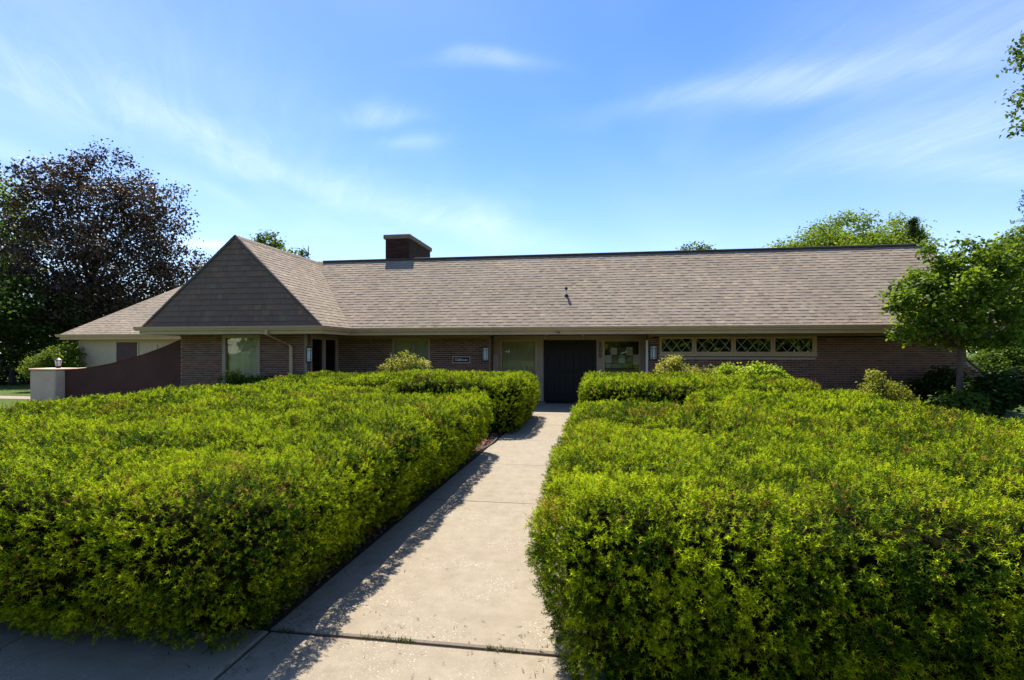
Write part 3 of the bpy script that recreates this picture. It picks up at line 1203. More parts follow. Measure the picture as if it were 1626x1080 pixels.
def curtain(u0, u1, z0, z1, v, mat, parent, amp=.03, per=.16, seed=0, name='curtain'):
    r_ = random.Random(seed)
    n = int((u1 - u0) / .015)
    ph = r_.uniform(0, 6)
    vs, fs = [], []
    for i in range(n + 1):
        u = u0 + (u1 - u0) * i / n
        y = v + amp * math.sin(u / per * 2 * math.pi + ph + 1.2 * math.sin(u * 5)) + amp * .4 * math.sin(u / per * 5.3)
        vs += [(u, y, z0), (u, y * .6 + v * .4, z1)]
    for i in range(n):
        fs.append((2 * i, 2 * i + 2, 2 * i + 3, 2 * i + 1))
    m = MB()
    m.quadmesh(vs, fs)
    return m.build(name, mat, parent, smooth=True)


# the wing's tall window with pale curtains
w = window(-11.35, -10.07, .08, 2.19, WV, .10, M['trim_dark'], club)
curtain(-11.2, -10.12, .10, 2.15, WV + .105, M['curtain'], w, .030, .2, 1)
# wing side glazing facing the entrance court
m = MB()
X = -8.60
for (y0, y1) in ((14.84, 14.92), (15.62, 15.74), (16.50, 16.598)):
    m.box((X - .10, y0, 0), (X + .02, y1, 2.06))
m.box((X - .10, 14.84, 2.06), (X + .02, 16.598, SOF))
m.box((X - .10, 14.92, 0), (X + .018, 16.5, .12))
gw = m.build('window', M['trim_dark'], club)
for (y0, y1) in ((14.92, 15.62), (15.74, 16.50)):
    boxpart('pane', (X - .05, y0 - .004, .12), (X - .044, y1 + .004, 2.06), M['glass_dark'], gw)
# window left of the sign
w = window(-6.64, -5.32, .32, 2.10, VW, .07, M['trim_dark'], club)
curtain(-6.6, -5.36, .34, 2.08, VW + .072, M['blind'], w, .004, .09, 3, 'blind')

# entrance wall, recessed: taupe boards round glass and doors
m = MB()
for (a, b, z0, z1) in ((-3.306, -3.06, 0, SOF - .004), (-1.83, -1.60, 0, 2.06), (.16, .38, 0, 2.06), (1.57, 1.755, 0, SOF - .004), (-3.06, -1.83, 0, .34), (.38, 1.57, 0, .34), (-3.06, 1.57, 2.06, SOF - .004)):
    m.box((a, VD, z0), (b, VD + .13, z1))
m.build('entrance_wall', M['trim_dark'], club)
w = window(-3.06, -1.83, .34, 2.058, VD + .01, .045, M['trim'], club)
curtain(-3.0, -1.88, .36, 2.04, VD + .082, M['blind'], w, .004, .09, 4, 'blind')
w2 = window(.38, 1.57, .34, 2.058, VD + .01, .045, M['trim'], club)
boxpart('blind', (.40, VD + .26, .36), (1.55, VD + .27, 2.04), M['blind'], w2)

# doors
def door_leaf(u0, u1, parent, hinge):
    z0, z1 = .03, 2.055
    m = MB()
    m.box((u0, VD + .03, z0), (u1, VD + .075, z1))
    d = m.build('door', M['black'], parent)
    wl_ = u1 - u0
    st = .10
    fr = MB()
    cx_ = (u0 + u1) / 2
    rows = [(z0, z0 + .18), (.82, .93), (1.62, 1.70), (z1 - .10, z1)]
    for a, b in rows:
        fr.box((u0 + st, VD + .012, a), (u1 - st, VD + .029, b))
    for a, b in ((u0, u0 + st), (u1 - st, u1)):
        fr.box((a, VD + .010, z0), (b, VD + .029, z1))
    fr.box((cx_ - .045, VD + .013, z0 + .18), (cx_ + .045, VD + .029, z1 - .10))
    fr.build('door_frame', M['black'], d)
    for (a, b) in ((u0 + st, cx_ - .045), (cx_ + .045, u1 - st)):
        for k in range(3):
            lo, hi = rows[k][1], rows[k + 1][0]
            p = MB()
            p.box((a + .03, VD + .014, lo + .03), (b - .03, VD + .029, hi - .03), bev=.01)
            p.build('panel', M['black'], d)
    h = MB()
    hx = u1 - .05 if hinge < 0 else u0 + .05
    h.tube([(hx, VD + .01, .98), (hx, VD - .035, .99), (hx, VD - .04, 1.12), (hx, VD + .01, 1.13)], .009, 8)
    h.build('handle', M['metal_dark'], d)


door_leaf(-1.595, -.722, club, -1)
door_leaf(-.718, .155, club, 1)

# four small lattice windows, high in the right-hand wall
for (a, b) in ((2.09, 3.12), (3.13, 4.27), (4.28, 5.40), (5.41, 6.57)):
    m = MB()
    z0, z1, f = 1.60, 2.128, .058
    m.box((a, VW - .02, z0), (a + f, VW + .08, z1))
    m.box((b - f, VW - .02, z0), (b, VW + .08, z1))
    m.box((a + f, VW - .018, z0), (b - f, VW + .08, z0 + f + .01))
    m.box((a + f, VW - .018, z1 - f), (b - f, VW + .08, z1))
    w = m.build('window', M['trim'], club)
    boxpart('pane', (a + f - .003, VW + .03, z0 + f), (b - f + .003, VW + .036, z1 - f + .003), M['glass_mid'], w)
    n = 3
    ww = (b - a - 2 * f) / n
    zl, zh = z0 + f + .01, z1 - f
    for k in range(n):
        x0, x1 = a + f + k * ww, a + f + (k + 1) * ww
        for (p, q, y) in (((x0, zl), (x1, zh), VW + .016), ((x0, zh), (x1, zl), VW + .0195)):
            d = Vector((q[0] - p[0], 0, q[1] - p[1])).normalized()
            nn = Vector((-d.z, 0, d.x)) * .0085
            mm = MB()
            P, Q = Vector((p[0], y, p[1])), Vector((q[0], y, q[1]))
            mm.prism([P - nn, Q - nn, Q + nn, P + nn], (0, .006, 0))
            mm.build('muntin', M['lead'], w)
m = MB()
m.box((2.05, VW - .05, 1.525), (6.63, VW + .04, 1.598), bev=.006)
m.build('sill', M['trim'], club)
m = MB()
m.box((6.575, VW - .019, 1.60), (6.63, VW + .05, 2.13))
m.build('casing', M['trim'], club)

# --- the lower tan annex behind the wing
AVE, AV, AU = 19.4, 19.86, -22.62
aw = MB()
aw.box((AU, AV, 0), (-12.9, AV + .12, 2.25))
aw.box((AU, AV + .12, 0), (AU + .12, 28, 2.25))
anx = aw.build('annex_wall', M['siding'], club)
sb = MB()
x = AU + .06
while x < -13:
    sb.box((x, AV - .009, .05), (x + .146, AV - .001, 2.16))
    x += .152
tag(sb.build('siding_board', M['siding'], anx), kind='stuff')
m = MB()
m.box((AU - .02, AV - .03, 0), (AU + .09, AV + .12, 2.17))
m.box((AU + .092, AV - .03, 2.10), (-13, AV - .0145, 2.2))
m.build('corner_trim', M['siding'], anx)
m = MB()
m.box((-20.75, AV - .04, .05), (-19.58, AV - .015, 2.12))
dr = m.build('door', M['siding'], club)
m = MB()
m.box((-20.68, AV - .05, .05), (-19.65, AV - .041, 2.07))
m.build('door_leaf', M['brown_paint'], dr)
w = window(-18.75, -17.6, .9, 2.06, AV - .03, .09, M['siding'], club, 'glass_dark')
m = MB()
m.box((-23.1, AVE - .0, 2.19), (-12.9, AVE + .03, 2.40))
m.box((-23.1, AVE + .031, 2.19), (-23.07, 29, 2.40))
m.box((-23.1, AVE + .03, 2.18), (-12.9, AV + .02, 2.188))
m.build('fascia', M['trim'], club)
m = MB()
m.prism([(-23.22, AVE - .001 + o, z) for o, z in PROF], (10.3, 0, 0))
m.build('gutter', M['trim'], club)
AP = .77
half = 4.8
Oa = Vector((-23.12, AVE - .04, HE - .03))
Ba = Vector((0, 1, AP)).normalized()
La = half * math.sqrt(1 + AP * AP)
ap = [(0, 0), (11.0, 0), (11.0, La), (half, La)]
Na = Vector((1, 0, 0)).cross(Ba)
to_a = lambda p: Oa + Vector((1, 0, 0)) * p[0] + Ba * p[1]
ar = deck('roof', [to_a(p) for p in ap], Na, club, M['roof_deck'])
rest = shingles(Oa, (1, 0, 0), Ba, ap, .143, ar, [tuple(q * 1.12 for q in c) for c in ROOFC], ROOFW, 21)
tag(rest.build('shingle', M['shingle'], ar), kind='stuff')
Ba2 = Vector((1, 0, AP)).normalized()
Oa2 = Oa + Vector((0, 2 * half, 0))
hp = [(0, 0), (2 * half, 0), (half, La)]
Na2 = Vector((0, -1, 0)).cross(Ba2)
to_b = lambda p: Oa2 + Vector((0, -1, 0)) * p[0] + Ba2 * p[1]
ar2 = deck('roof', [to_b(p) for p in hp], Na2, club, M['roof_deck'])
rest = shingles(Oa2, (0, -1, 0), Ba2, hp, .143, ar2, [tuple(q * 1.12 for q in c) for c in ROOFC], ROOFW, 22)
tag(rest.build('shingle', M['shingle'], ar2), kind='stuff')

# ================================================================== THINGS ON AND ROUND THE BUILDING
def text_mesh(txt, size, extrude, spacing=1.0):
    cu = bpy.data.curves.new('lettering', 'FONT')
    cu.body = txt
    cu.size = size
    cu.extrude = extrude
    cu.offset = size * .018
    cu.align_x = 'CENTER'
    cu.align_y = 'CENTER'
    cu.space_character = spacing
    ob = bpy.data.objects.new('lettering', cu)
    COL.objects.link(ob)
    dg = bpy.context.evaluated_depsgraph_get()
    me = bpy.data.meshes.new_from_object(ob.evaluated_get(dg))
    bpy.data.objects.remove(ob)
    bpy.data.curves.remove(cu)
    return me


def place_text(txt, size, loc, mat, parent, name, sx=1.0, bold=0.0):
    me = text_mesh(txt, size, .003)
    me.materials.clear()
    me.materials.append(mat)
    o = bpy.data.objects.new(name, me)
    COL.objects.link(o)
    o.location = loc
    o.rotation_euler = (R(90), 0, 0)
    o.scale = (sx, 1, 1)
    set_parent(o, parent)
    return o


# the Clubhouse sign
sg = thing('sign', (-4.245, VW - .02, 1.29), 'small black sign reading Clubhouse in a tan frame on the brick', 'sign')
m = MB()
m.box((-4.545, VW - .045, 1.285), (-3.945, VW - .014, 1.515), bev=.006)
m.build('frame', M['stucco'], sg)
m = MB()
pl = []
for (cx_, cz_, a0) in ((-4.0, 1.345, -90), (-4.0, 1.455, 0), (-4.49, 1.455, 90), (-4.49, 1.345, 180)):
    for k in range(5):
        a = R(a0 + k * 22.5)
        pl.append((cx_ + .03 * math.cos(a), VW - .0465, cz_ + .03 * math.sin(a)))
m.prism(pl, (0, -.004, 0))
m.build('plate', M['black'], sg)
place_text('Clubhouse', .115, (-4.245, VW - .052, 1.402), M['white'], sg, 'lettering', .88)

# house number 200, one figure above the other
hn = thing('house_number', (.275, VD - .01, 1.46), 'black house number 200 running down the post right of the doors', 'number')
for ch, z in (('2', 1.895), ('0', 1.715), ('0', 1.54)):
    place_text(ch, .215, (.275, VD - .008, z), M['metal_dark'], hn, 'digit', 1.05)


def lantern(loc, face, label, h=.42, w=.19):
    """wall lantern: back plate, frosted box, dark bars; face 'y' looks to the viewer, 'x' to the right"""
    t = thing('wall_lantern', loc, label, 'lantern', 'wall lanterns along the clubhouse front')
    L = Vector(loc)
    S = (lambda a, b, c: (L.x + a, L.y + b, L.z + c)) if face == 'y' else (lambda a, b, c: (L.x - b, L.y + a, L.z + c))
    m = MB()
    m.box(S(-.05, -.03, .02), S(.05, 0, h + .06))
    m.build('back_plate', M['metal_dark'], t)
    n, vs, fs = 14, [], []
    for zz_ in (.02, h):
        for k in range(n + 1):
            a = math.pi * k / n
            vs.append(S(math.cos(a) * w * .48, -.03 - math.sin(a) * .10, zz_))
    for k in range(n):
        fs.append((k, k + 1, k + n + 2, k + n + 1))
    m = MB()
    m.quadmesh(vs, fs + [tuple(range(n, -1, -1)), tuple(range(n + 1, 2 * n + 2))])
    m.build('glass_shade', M['frost'], t, smooth=False)
    for x in (-.045, .045):
        m = MB()
        yy = -.03 - math.sqrt(max(0, 1 - (x / (w * .48)) ** 2)) * .10
        m.box(S(x - .007, yy - .008, .005), S(x + .007, yy + .004, h + .015))
        m.build('bar', M['metal_dark'], t)
    for z0 in (.06, h - .075):
        m = MB()
        pts = [S(math.cos(math.pi * k / n) * w * .5, -.03 - math.sin(math.pi * k / n) * .106, z0) for k in range(n + 1)]
        m.tube(pts, .006, 4)
        m.build('band', M['metal_dark'], t)
    for (z0, z1) in ((-.015, .02), (h, h + .035)):
        m = MB()
        out = [S(math.cos(math.pi * k / n) * w * .52, -.028 - math.sin(math.pi * k / n) * .112, z0) for k in range(n + 1)]
        m.prism(out, (0, 0, z1 - z0))
        m.build('cap', M['metal_dark'], t)
    return t


lantern((-3.43, VW - .014, 1.37), 'y', 'wall lantern with frosted shade between the Clubhouse sign and the entrance recess')
lantern((1.90, VW - .014, 1.42), 'y', 'wall lantern with frosted shade right of the white downspout')
lantern((-8.585, 14.66, 1.36), 'x', 'wall lantern with frosted shade on the side of the gabled wing')

# two spot lamps under the soffit
for (u, lab) in ((-1.46, 'small spot lamp under the soffit above the left black door'), (-.27, 'small spot lamp under the soffit above the right black door')):
    t = thing('spot_lamp', (u, VW + .1, SOF), lab, 'lamp', 'spot lamps above the doors')
    m = MB(); m.tube([(u, VW + .1, SOF - .001), (u, VW + .1, SOF - .03)], .035, 10); m.build('mount', M['white'], t)
    m = MB(); m.tube([(u, VW + .12, SOF - .03), (u, VW + .05, SOF - .08), (u, VW + .03, SOF - .10)], [.022, .035, .045], 10); m.build('lamp_head', M['trim'], t, smooth=True)
# small camera hung from the fascia
t = thing('camera', (-.98, VE - .02, 2.19), 'tiny dark security camera hung from the fascia above the doors', 'camera')
m = MB(); m.box((-1.0, VE - .03, 2.235), (-.96, VE - .013, 2.262)); m.build('bracket', M['metal_dark'], t)
m = MB(); m.tube([(-1.03, VE - .05, 2.258), (-.98, VE - .05, 2.25), (-.95, VE - .055, 2.222)], .011, 8); m.tube([(-.955, VE - .055, 2.262), (-.945, VE - .055, 2.25)], .012, 8); m.build('camera_body', M['metal_dark'], t)

# notices behind the glass on the right
nb = thing('notice_board', (.985, VD + .16, 1.10), 'board of paper notices and photographs behind the window right of the doors', 'notice board')
m = MB()
m.box((.42, VD + .095, 1.09), (1.55, VD + .11, 1.99))
m.build('backing', M['interior'], nb)
m = MB()
m.box((.42, VD + .075, 1.085), (1.55, VD + .093, 1.115))
m.build('ledge', M['metal_dark'], nb)
papers = [(.63, 1.57, .83, 1.80, (.50, .50, .42)), (1.12, 1.55, 1.33, 1.82, (.45, .47, .36)), (.44, 1.30, .65, 1.55, (.52, .54, .46)), (.67, 1.32, .86, 1.53, (.13, .12, .09)),
          (.875, 1.46, 1.085, 1.56, (.16, .22, .12)), (.875, 1.29, 1.085, 1.455, (.34, .50, .52)), (1.10, 1.32, 1.33, 1.53, (.14, .11, .07)), (1.345, 1.24, 1.54, 1.57, (.48, .49, .43)),
          (.43, 1.74, .52, 1.91, (.42, .27, .10)), (.87, 1.60, 1.08, 1.80, (.09, .09, .10)), (.44, 1.125, .64, 1.28, (.25, .29, .30)), (.67, 1.125, .98, 1.26, (.22, .24, .22)), (1.0, 1.125, 1.33, 1.27, (.14, .19, .07)), (1.36, 1.125, 1.53, 1.22, (.26, .30, .06)), (.55, 1.83, .82, 1.96, (.05, .055, .05))]
for i, (a, z0, b, z1, c) in enumerate(papers):
    c = tuple(min(.9, q * 2.1) for q in c)
    m = MB()
    tl = rnd.uniform(-.012, .012)
    m.prism([(a, VD + .085, z0), (b, VD + .085, z0 + tl), (b, VD + .085, z1 + tl), (a, VD + .085, z1)], (0, .004, 0), col=c)
    # printed blocks on some of the sheets
    if i in (0, 1, 2, 7):
        for k in range(5):
            zz_ = z1 - .03 - k * (z1 - z0 - .05) / 5
            m.box((a + .02, VD + .0838, zz_ - .006), (b - .02 - rnd.uniform(0, .06), VD + .0846, zz_), col=tuple(q * .6 for q in c))
    if i in (3, 4, 6, 11, 12):
        for k in range(4):
            x = rnd.uniform(a + .02, b - .05); zz_ = rnd.uniform(z0 + .02, z1 - .06)
            m.box((x, VD + .0836 - k * .0001, zz_), (x + rnd.uniform(.02, .06), VD + .0846, zz_ + rnd.uniform(.02, .05)), col=tuple(min(.6, q * rnd.uniform(.5, 2.2)) for q in c))
    m.build('paper', M['paper'], nb)

# door mat
m = MB()
m.box((-1.50, 16.62, .003), (-.56, 17.22, .018), bev=.006)
tag(m.build('door_mat', M['rubber'], origin=(-1.03, 16.9, 0)), 'thin black door mat on the landing before the left black door', 'mat')
# slim bin or box standing in the recess
m = MB()
m.box((-3.28, 17.02, .01), (-3.10, 17.26, 1.58), bev=.01)
pb = m.build('post_box', M['trim_dark'], origin=(-3.19, 17.14, 0))
tag(pb, 'slim taupe upright box in the corner of the entrance recess', 'box')

# --- the sweeping brown wall and the tan pillar
t = thing('garden_wall', (-15.0, WV, 0), 'dark brown stucco wall with a sweeping top between tan pillar and brick wing', 'wall')
n = 40
top = []
for i in range(n + 1):
    s = i / n
    u = -17.09 + s * (17.09 - 12.82)
    z = 1.05 + .99 * (0.30 * s + .70 * s ** 2.1)
    top.append((u, z))
m = MB()
out = [(top[0][0], WV + .02, -.1)] + [(top[-1][0], WV + .02, -.1)] + [(u, WV + .02, z) for u, z in top[::-1]]
m.prism(out, (0, .22, 0))
m.build('wall_body', M['brown'], t)
m = MB()
vs, fs = [], []
for u, z in top:
    vs += [(u, WV + .005, z - .0), (u, WV + .005, z + .022), (u, WV + .255, z + .022), (u, WV + .255, z - .0)]
for i in range(n):
    for k in range(4):
        j = (k + 1) % 4
        fs.append((i * 4 + k, i * 4 + j, i * 4 + 4 + j, i * 4 + 4 + k))
fs += [(0, 1, 2, 3), tuple(range(4 * n + 3, 4 * n - 1, -1))]
m.quadmesh(vs, fs)
m.build('coping', M['brown'], t)

t = thing('pillar', (-17.58, 14.55, 0), 'square tan stucco pillar at the low end of the brown wall', 'pillar')
m = MB(); m.box((-18.06, 14.2, -.1), (-17.10, 14.95, 1.06), bev=.03); m.build('shaft', M['stucco'], t)
m = MB(); m.box((-18.09, 14.17, 1.062), (-17.07, 14.98, 1.125), bev=.02); m.build('cap', M['stucco'], t)
# second tan pillar's low ledge behind
m = MB(); m.box((-17.05, 14.80, -.1), (-16.35, 15.4, 1.13), bev=.05); tag(m.build('pillar', M['stucco'], origin=(-16.7, 15.1, 0)), 'tan stucco pier showing just behind the brown wall beside the pillar', 'pillar')
t = thing('post_lantern', (-17.45, 14.6, 1.125), 'small dark lantern standing on the tan stucco pillar', 'lantern')
bx_, by_ = -17.45, 14.6
m = MB(); m.tube([(bx_, by_, 1.124), (bx_, by_, 1.16), (bx_, by_, 1.20)], [.07, .04, .05], 10); m.build('base', M['metal_dark'], t)
m = MB(); m.tube([(bx_, by_, 1.20), (bx_, by_, 1.38)], [.07, .095], 6); m.build('glass_shade', M['frost'], t)
for k in range(6):
    a = k * math.pi / 3
    m = MB(); m.tube([(bx_ + .072 * math.cos(a), by_ + .072 * math.sin(a), 1.20), (bx_ + .098 * math.cos(a), by_ + .098 * math.sin(a), 1.38)], .009, 4); m.build('bar', M['metal_dark'], t)
m = MB(); m.tube([(bx_, by_, 1.38), (bx_, by_, 1.40), (bx_, by_, 1.46), (bx_, by_, 1.50)], [.13, .12, .035, .012], 12); m.build('cap', M['metal_dark'], t)

# the matching brick wall that slopes down from the building's right end
t = thing('end_wall', (11.3, VW + .2, 0), 'low brick wall with sloping top at the right end of the clubhouse', 'wall')
m = MB()
out = [(10.62, VW + .3, -.1), (11.9, VW + .3, -.1), (11.9, VW + .3, .70), (11.25, VW + .3, 1.02), (10.95, VW + .3, 1.27), (10.62, VW + .3, 1.62)]
m.prism(out, (0, .2, 0))
eb = m.build('wall_body', M['mortar'], t)
bm_ = MB()
z, row = .004, 0
top_at = lambda u: 1.62 - (u - 10.62) * 1.06 if u < 10.95 else (1.27 - (u - 10.95) * .83 if u < 11.25 else 1.02 - (u - 11.25) * .49)
while z < 1.6:
    u = 10.63 - (BL + BJ) * .5 * (row % 2)
    while u < 11.9:
        a, b = max(u, 10.63), min(u + BL, 11.89)
        if b - a > .03 and z + BH < top_at(b):
            bm_.box((a, VW + .288, z), (b, VW + .306, z + BH), col=tuple(q * rnd.uniform(.85, 1.1) for q in rnd.choice(BRICKC)))
        u += BL + BJ
    z += BH + BJ
    row += 1
tag(bm_.build('brick', M['brick'], eb), kind='stuff')
m = MB()
prev = None
for (u0, z0), (u1, z1) in (((10.62, 1.62), (10.95, 1.27)), ((10.95, 1.27), (11.25, 1.02)), ((11.25, 1.02), (11.93, .69))):
    m.prism([(u0, VW + .27, z0 + .001), (u1, VW + .27, z1 + .001), (u1, VW + .27, z1 + .05), (u0, VW + .27, z0 + .05)], (0, .26, 0))
m.build('coping', M['brown_paint'], t)

# ================================================================== FOLIAGE TOOLS
_tab = {}


def vnoise(P, scale, seed):
    """smooth value noise in -1..1 for an (n,3) array"""
    if seed not in _tab:
        _tab[seed] = np.random.RandomState(seed).uniform(-1, 1, (32, 32, 32))
    T = _tab[seed]
    Q = P / scale
    i = np.floor(Q).astype(int)
    f = Q - i
    f = f * f * (3 - 2 * f)
    i0, i1 = i % 32, (i + 1) % 32
    r = 0
    for a in (0, 1):
        for b in (0, 1):
            for c in (0, 1):
                ix = i1[:, 0] if a else i0[:, 0]
                iy = i1[:, 1] if b else i0[:, 1]
                iz = i1[:, 2] if c else i0[:, 2]
                wgt = (f[:, 0] if a else 1 - f[:, 0]) * (f[:, 1] if b else 1 - f[:, 1]) * (f[:, 2] if c else 1 - f[:, 2])
                r = r + wgt * T[ix, iy, iz]
    return r


def unit(A):
    return A / np.maximum(np.linalg.norm(A, axis=1, keepdims=True), 1e-9)


def frames(A):
    ref = np.where(np.abs(A[:, 2:3]) < .9, np.array([[0, 0, 1.0]]), np.array([[1.0, 0, 0]]))
    e1 = unit(np.cross(A, ref))
    return e1, np.cross(A, e1)


CAMP = np.array([0, 0, EYE])


def tufts(P, cell, seed):
    """nearest and second nearest tuft centre (jittered grid) for each point"""
    T = np.random.RandomState(seed + 900).uniform(.08, .92, (16, 16, 16, 3))
    i = np.floor(P / cell).astype(int)
    b1 = np.full(len(P), 9.0)
    b2 = np.full(len(P), 9.0)
    bc = np.zeros_like(P)
    for a in (-1, 0, 1):
        for b in (-1, 0, 1):
            for c in (-1, 0, 1):
                j = i + np.array([a, b, c])
                q = (j + T[j[:, 0] % 16, j[:, 1] % 16, j[:, 2] % 16]) * cell
                d = np.linalg.norm(P - q, axis=1)
                nearer = d < b1
                b2 = np.where(nearer, b1, np.minimum(b2, d))
                bc = np.where(nearer[:, None], q, bc)
                b1 = np.where(nearer, d, b1)
    return bc, b1, b2


class Hedge:
    def __init__(self, boxes, top, shear=0.0, seed=1, inset=.24, r=.26):
        self.boxes, self.top, self.shear, self.seed, self.inset, self.r = boxes, top, shear, seed, inset, r

    def plan(self, u, v):
        u = u - self.shear * (v - 2.5)
        d = None
        for (u0, u1, v0, v1) in self.boxes:
            cr = .38
            qx = np.abs(u - (u0 + u1) / 2) - (u1 - u0) / 2 + cr
            qy = np.abs(v - (v0 + v1) / 2) - (v1 - v0) / 2 + cr
            s = np.minimum(np.maximum(qx, qy), 0) + np.hypot(np.maximum(qx, 0), np.maximum(qy, 0)) - cr
            if d is None:
                d = s
            else:
                k = .35
                h = np.clip(.5 + .5 * (s - d) / k, 0, 1)
                d = s * (1 - h) + d * h - k * h * (1 - h)
        return d

    def height(self, P):
        Q = P.copy()
        Q[:, 2] = 0
        return self.top + .055 * vnoise(Q, 1.5, self.seed + 40) + .03 * vnoise(Q, .55, self.seed + 41)

    def F(self, P, lumps=True):
        z = P[:, 2]
        d2 = self.plan(P[:, 0], P[:, 1]) + self.inset * np.clip(1 - z / .62, 0, 1) ** 1.6
        dz = z - self.height(P)
        r = self.r
        a, b = d2 + r, dz + r
        f = np.minimum(np.maximum(a, b), 0) + np.hypot(np.maximum(a, 0), np.maximum(b, 0)) - r
        if lumps:
            f = f - .055 * vnoise(P, .50, self.seed) - .030 * vnoise(P, .19, self.seed + 1)
        return f

    def grad(self, P):
        e = .02
        f0 = self.F(P)
        g = np.stack([self.F(P + np.array([e, 0, 0])) - f0, self.F(P + np.array([0, e, 0])) - f0, self.F(P + np.array([0, 0, e])) - f0], 1) / e
        return f0, g

    def bounds(self):
        b = np.array(self.boxes)
        lo = np.array([b[:, 0].min() - .4 - abs(self.shear) * 8, b[:, 2].min() - .4, -.0])
        hi = np.array([b[:, 1].max() + .4 + abs(self.shear) * 8, b[:, 3].max() + .4, self.top + .3])
        return lo, hi


def hedge_density(P):
    """sprigs per square metre: dense close to the path, thinner far off and out of sight"""
    d = np.linalg.norm(P - CAMP, axis=1)
    den = np.clip(7800.0 * (2.6 / np.maximum(d, 2.6)) ** 1.36, 900, 7800)
    th = math.atan2(1, 1)
    X = P[:, 0] * math.cos(THETA) + P[:, 1] * math.sin(THETA)
    Y = -P[:, 0] * math.sin(THETA) + P[:, 1] * math.cos(THETA)
    out = np.abs(X) > Y * 1.0 + 1.2
    # sides that look away from the walk and the sidewalk need less
    return np.where(out, den * .22, den)


def grow_hedge(name, label, hd, seed, group):
    rs = np.random.RandomState(seed)
    lo, hi = hd.bounds()
    vol = np.prod(hi - lo)
    sh = .05                                    # half thickness of the shell that is sampled
    dmax = 7800
    pts = []
    N = int(vol * dmax / (2 * sh))
    step = 1200000
    done = 0
    while done < N:
        n = min(step, N - done)
        done += n
        P = lo + rs.uniform(size=(n, 3)) * (hi - lo)
        P = P[rs.uniform(size=n) < hedge_density(P) / dmax]
        f = hd.F(P, False)
        P = P[np.abs(f) < .24]
        f = hd.F(P)
        P = P[np.abs(f) < sh]
        pts.append(P)
    P = np.concatenate(pts)
    f, g = hd.grad(P)
    nrm = unit(g)
    P = P - nrm * f[:, None]
    P = P[P[:, 2] > .03]
    f, g = hd.grad(P)
    nrm = unit(g)
    # shoots stand together in rounded tufts with creases between them
    tc, t1, t2 = tufts(P, .12, seed)
    gap = np.clip((t2 - t1) / .05, 0, 1)
    out = unit(P - tc)
    P = P + nrm * (.042 - .085 * np.clip(t1 / .10, 0, 1.2) ** 2 * 1.0)[:, None]
    nrm = unit(nrm + out * (np.clip(t1 / .10, 0, 1) * .75)[:, None])
    kp = rs.uniform(size=len(P)) < .35 + .65 * gap
    P, nrm = P[kp], nrm[kp]
    dist = np.linalg.norm(P - CAMP, axis=1)
    # open places where one sees into the bush
    hole = vnoise(P, .30, seed + 7) + .5 * vnoise(P, .11, seed + 8)
    keep = ~((hole < -.80) & (rs.uniform(size=len(P)) < .5))
    P, nrm, dist, hole = P[keep], nrm[keep], dist[keep], hole[keep]
    n = len(P)
    lod = np.clip(dist / 3.2, 1, 3.4)
    # some sprigs stand deeper, a few stick out
    depth = -np.abs(rs.normal(0, .026, n)) + .012 - np.where(rs.uniform(size=n) < .28, rs.uniform(.03, .08, n), 0) + np.where(rs.uniform(size=n) < .04, .03, 0)
    P = P + nrm * depth[:, None]
    ax = unit(nrm * 1.0 + np.array([0, -.12, .35]) + rs.normal(0, .50, (n, 3)))
    e1, e2 = frames(ax)
    K = 9
    Ln = .0200 * lod ** .55 * rs.uniform(.62, 1.35, n)
    Ls = .026 * lod ** .5 * rs.uniform(.7, 1.3, n)
    hw = .0025 * lod ** .85
    phi = (np.arange(K)[None, :] * 2.4 + rs.uniform(0, 6.28, (n, 1)) + rs.normal(0, .3, (n, K)))
    t = np.linspace(0, 1, K)[None, :] + rs.uniform(-.06, .06, (n, K))
    tilt = R(92) - t * R(56) + rs.normal(0, .16, (n, K))
    org = P[:, None, :] + ax[:, None, :] * ((t - .35) * Ls[:, None])[:, :, None]
    rad = e1[:, None, :] * np.cos(phi)[:, :, None] + e2[:, None, :] * np.sin(phi)[:, :, None]
    d = ax[:, None, :] * np.cos(tilt)[:, :, None] + rad * np.sin(tilt)[:, :, None]
    # needle blades are twisted every way
    tw = rs.uniform(-1, 1, (n, K, 1))
    side = np.cross(d, ax[:, None, :] + 1e-3)
    side = side / np.maximum(np.linalg.norm(side, axis=2, keepdims=True), 1e-6)
    oth = np.cross(d, side)
    wv = side * np.sqrt(1 - (tw * .5) ** 2) + oth * tw * .5
    ln = Ln[:, None] * (1.05 - .35 * t) * rs.uniform(.85, 1.1, (n, K))
    b0 = org - wv * hw[:, None, None]
    b1 = org + wv * hw[:, None, None]
    mid = .55
    tip = org + d * ln[:, :, None]
    V = np.stack([b0, b1, tip], 2).reshape(-1, 3)
    F = np.arange(n * K * 3).reshape(-1, 3)
    # colours: older deep green, fresh yellow-green tips, here and there browned shoots
    q = np.clip(.50 + .30 * vnoise(P, .6, seed + 3) + .45 * vnoise(P, .10, seed + 4) + rs.normal(0, .24, n), 0, 1)
    q = np.clip((q - .5) * 1.7 + .52, 0, 1)
    old = np.array([.036, .082, .006])
    new = np.array([.435, .555, .010])
    base = old + (new - old) * (q ** 1.25)[:, None]
    bp = .035 + .16 * np.clip(vnoise(P, .9, seed + 5) - .1, 0, 1) + 2.2 * np.clip(vnoise(P, .22, seed + 6) - .45, 0, 1) * np.clip(vnoise(P, 1.1, seed + 9) + .35, 0, 1)
    brown = rs.uniform(size=n) < bp * np.where(nrm[:, 2] > .3, 1.5, .7)
    bc = np.array([.34, .175, .045])[None, :] * rs.uniform(.5, 1.3, (n, 1))
    mixb = rs.uniform(.25, .95, (n, 1))
    base = np.where(brown[:, None], base * (1 - mixb) + bc * mixb, base)
    base = base * rs.uniform(.8, 1.2, (n, 1))
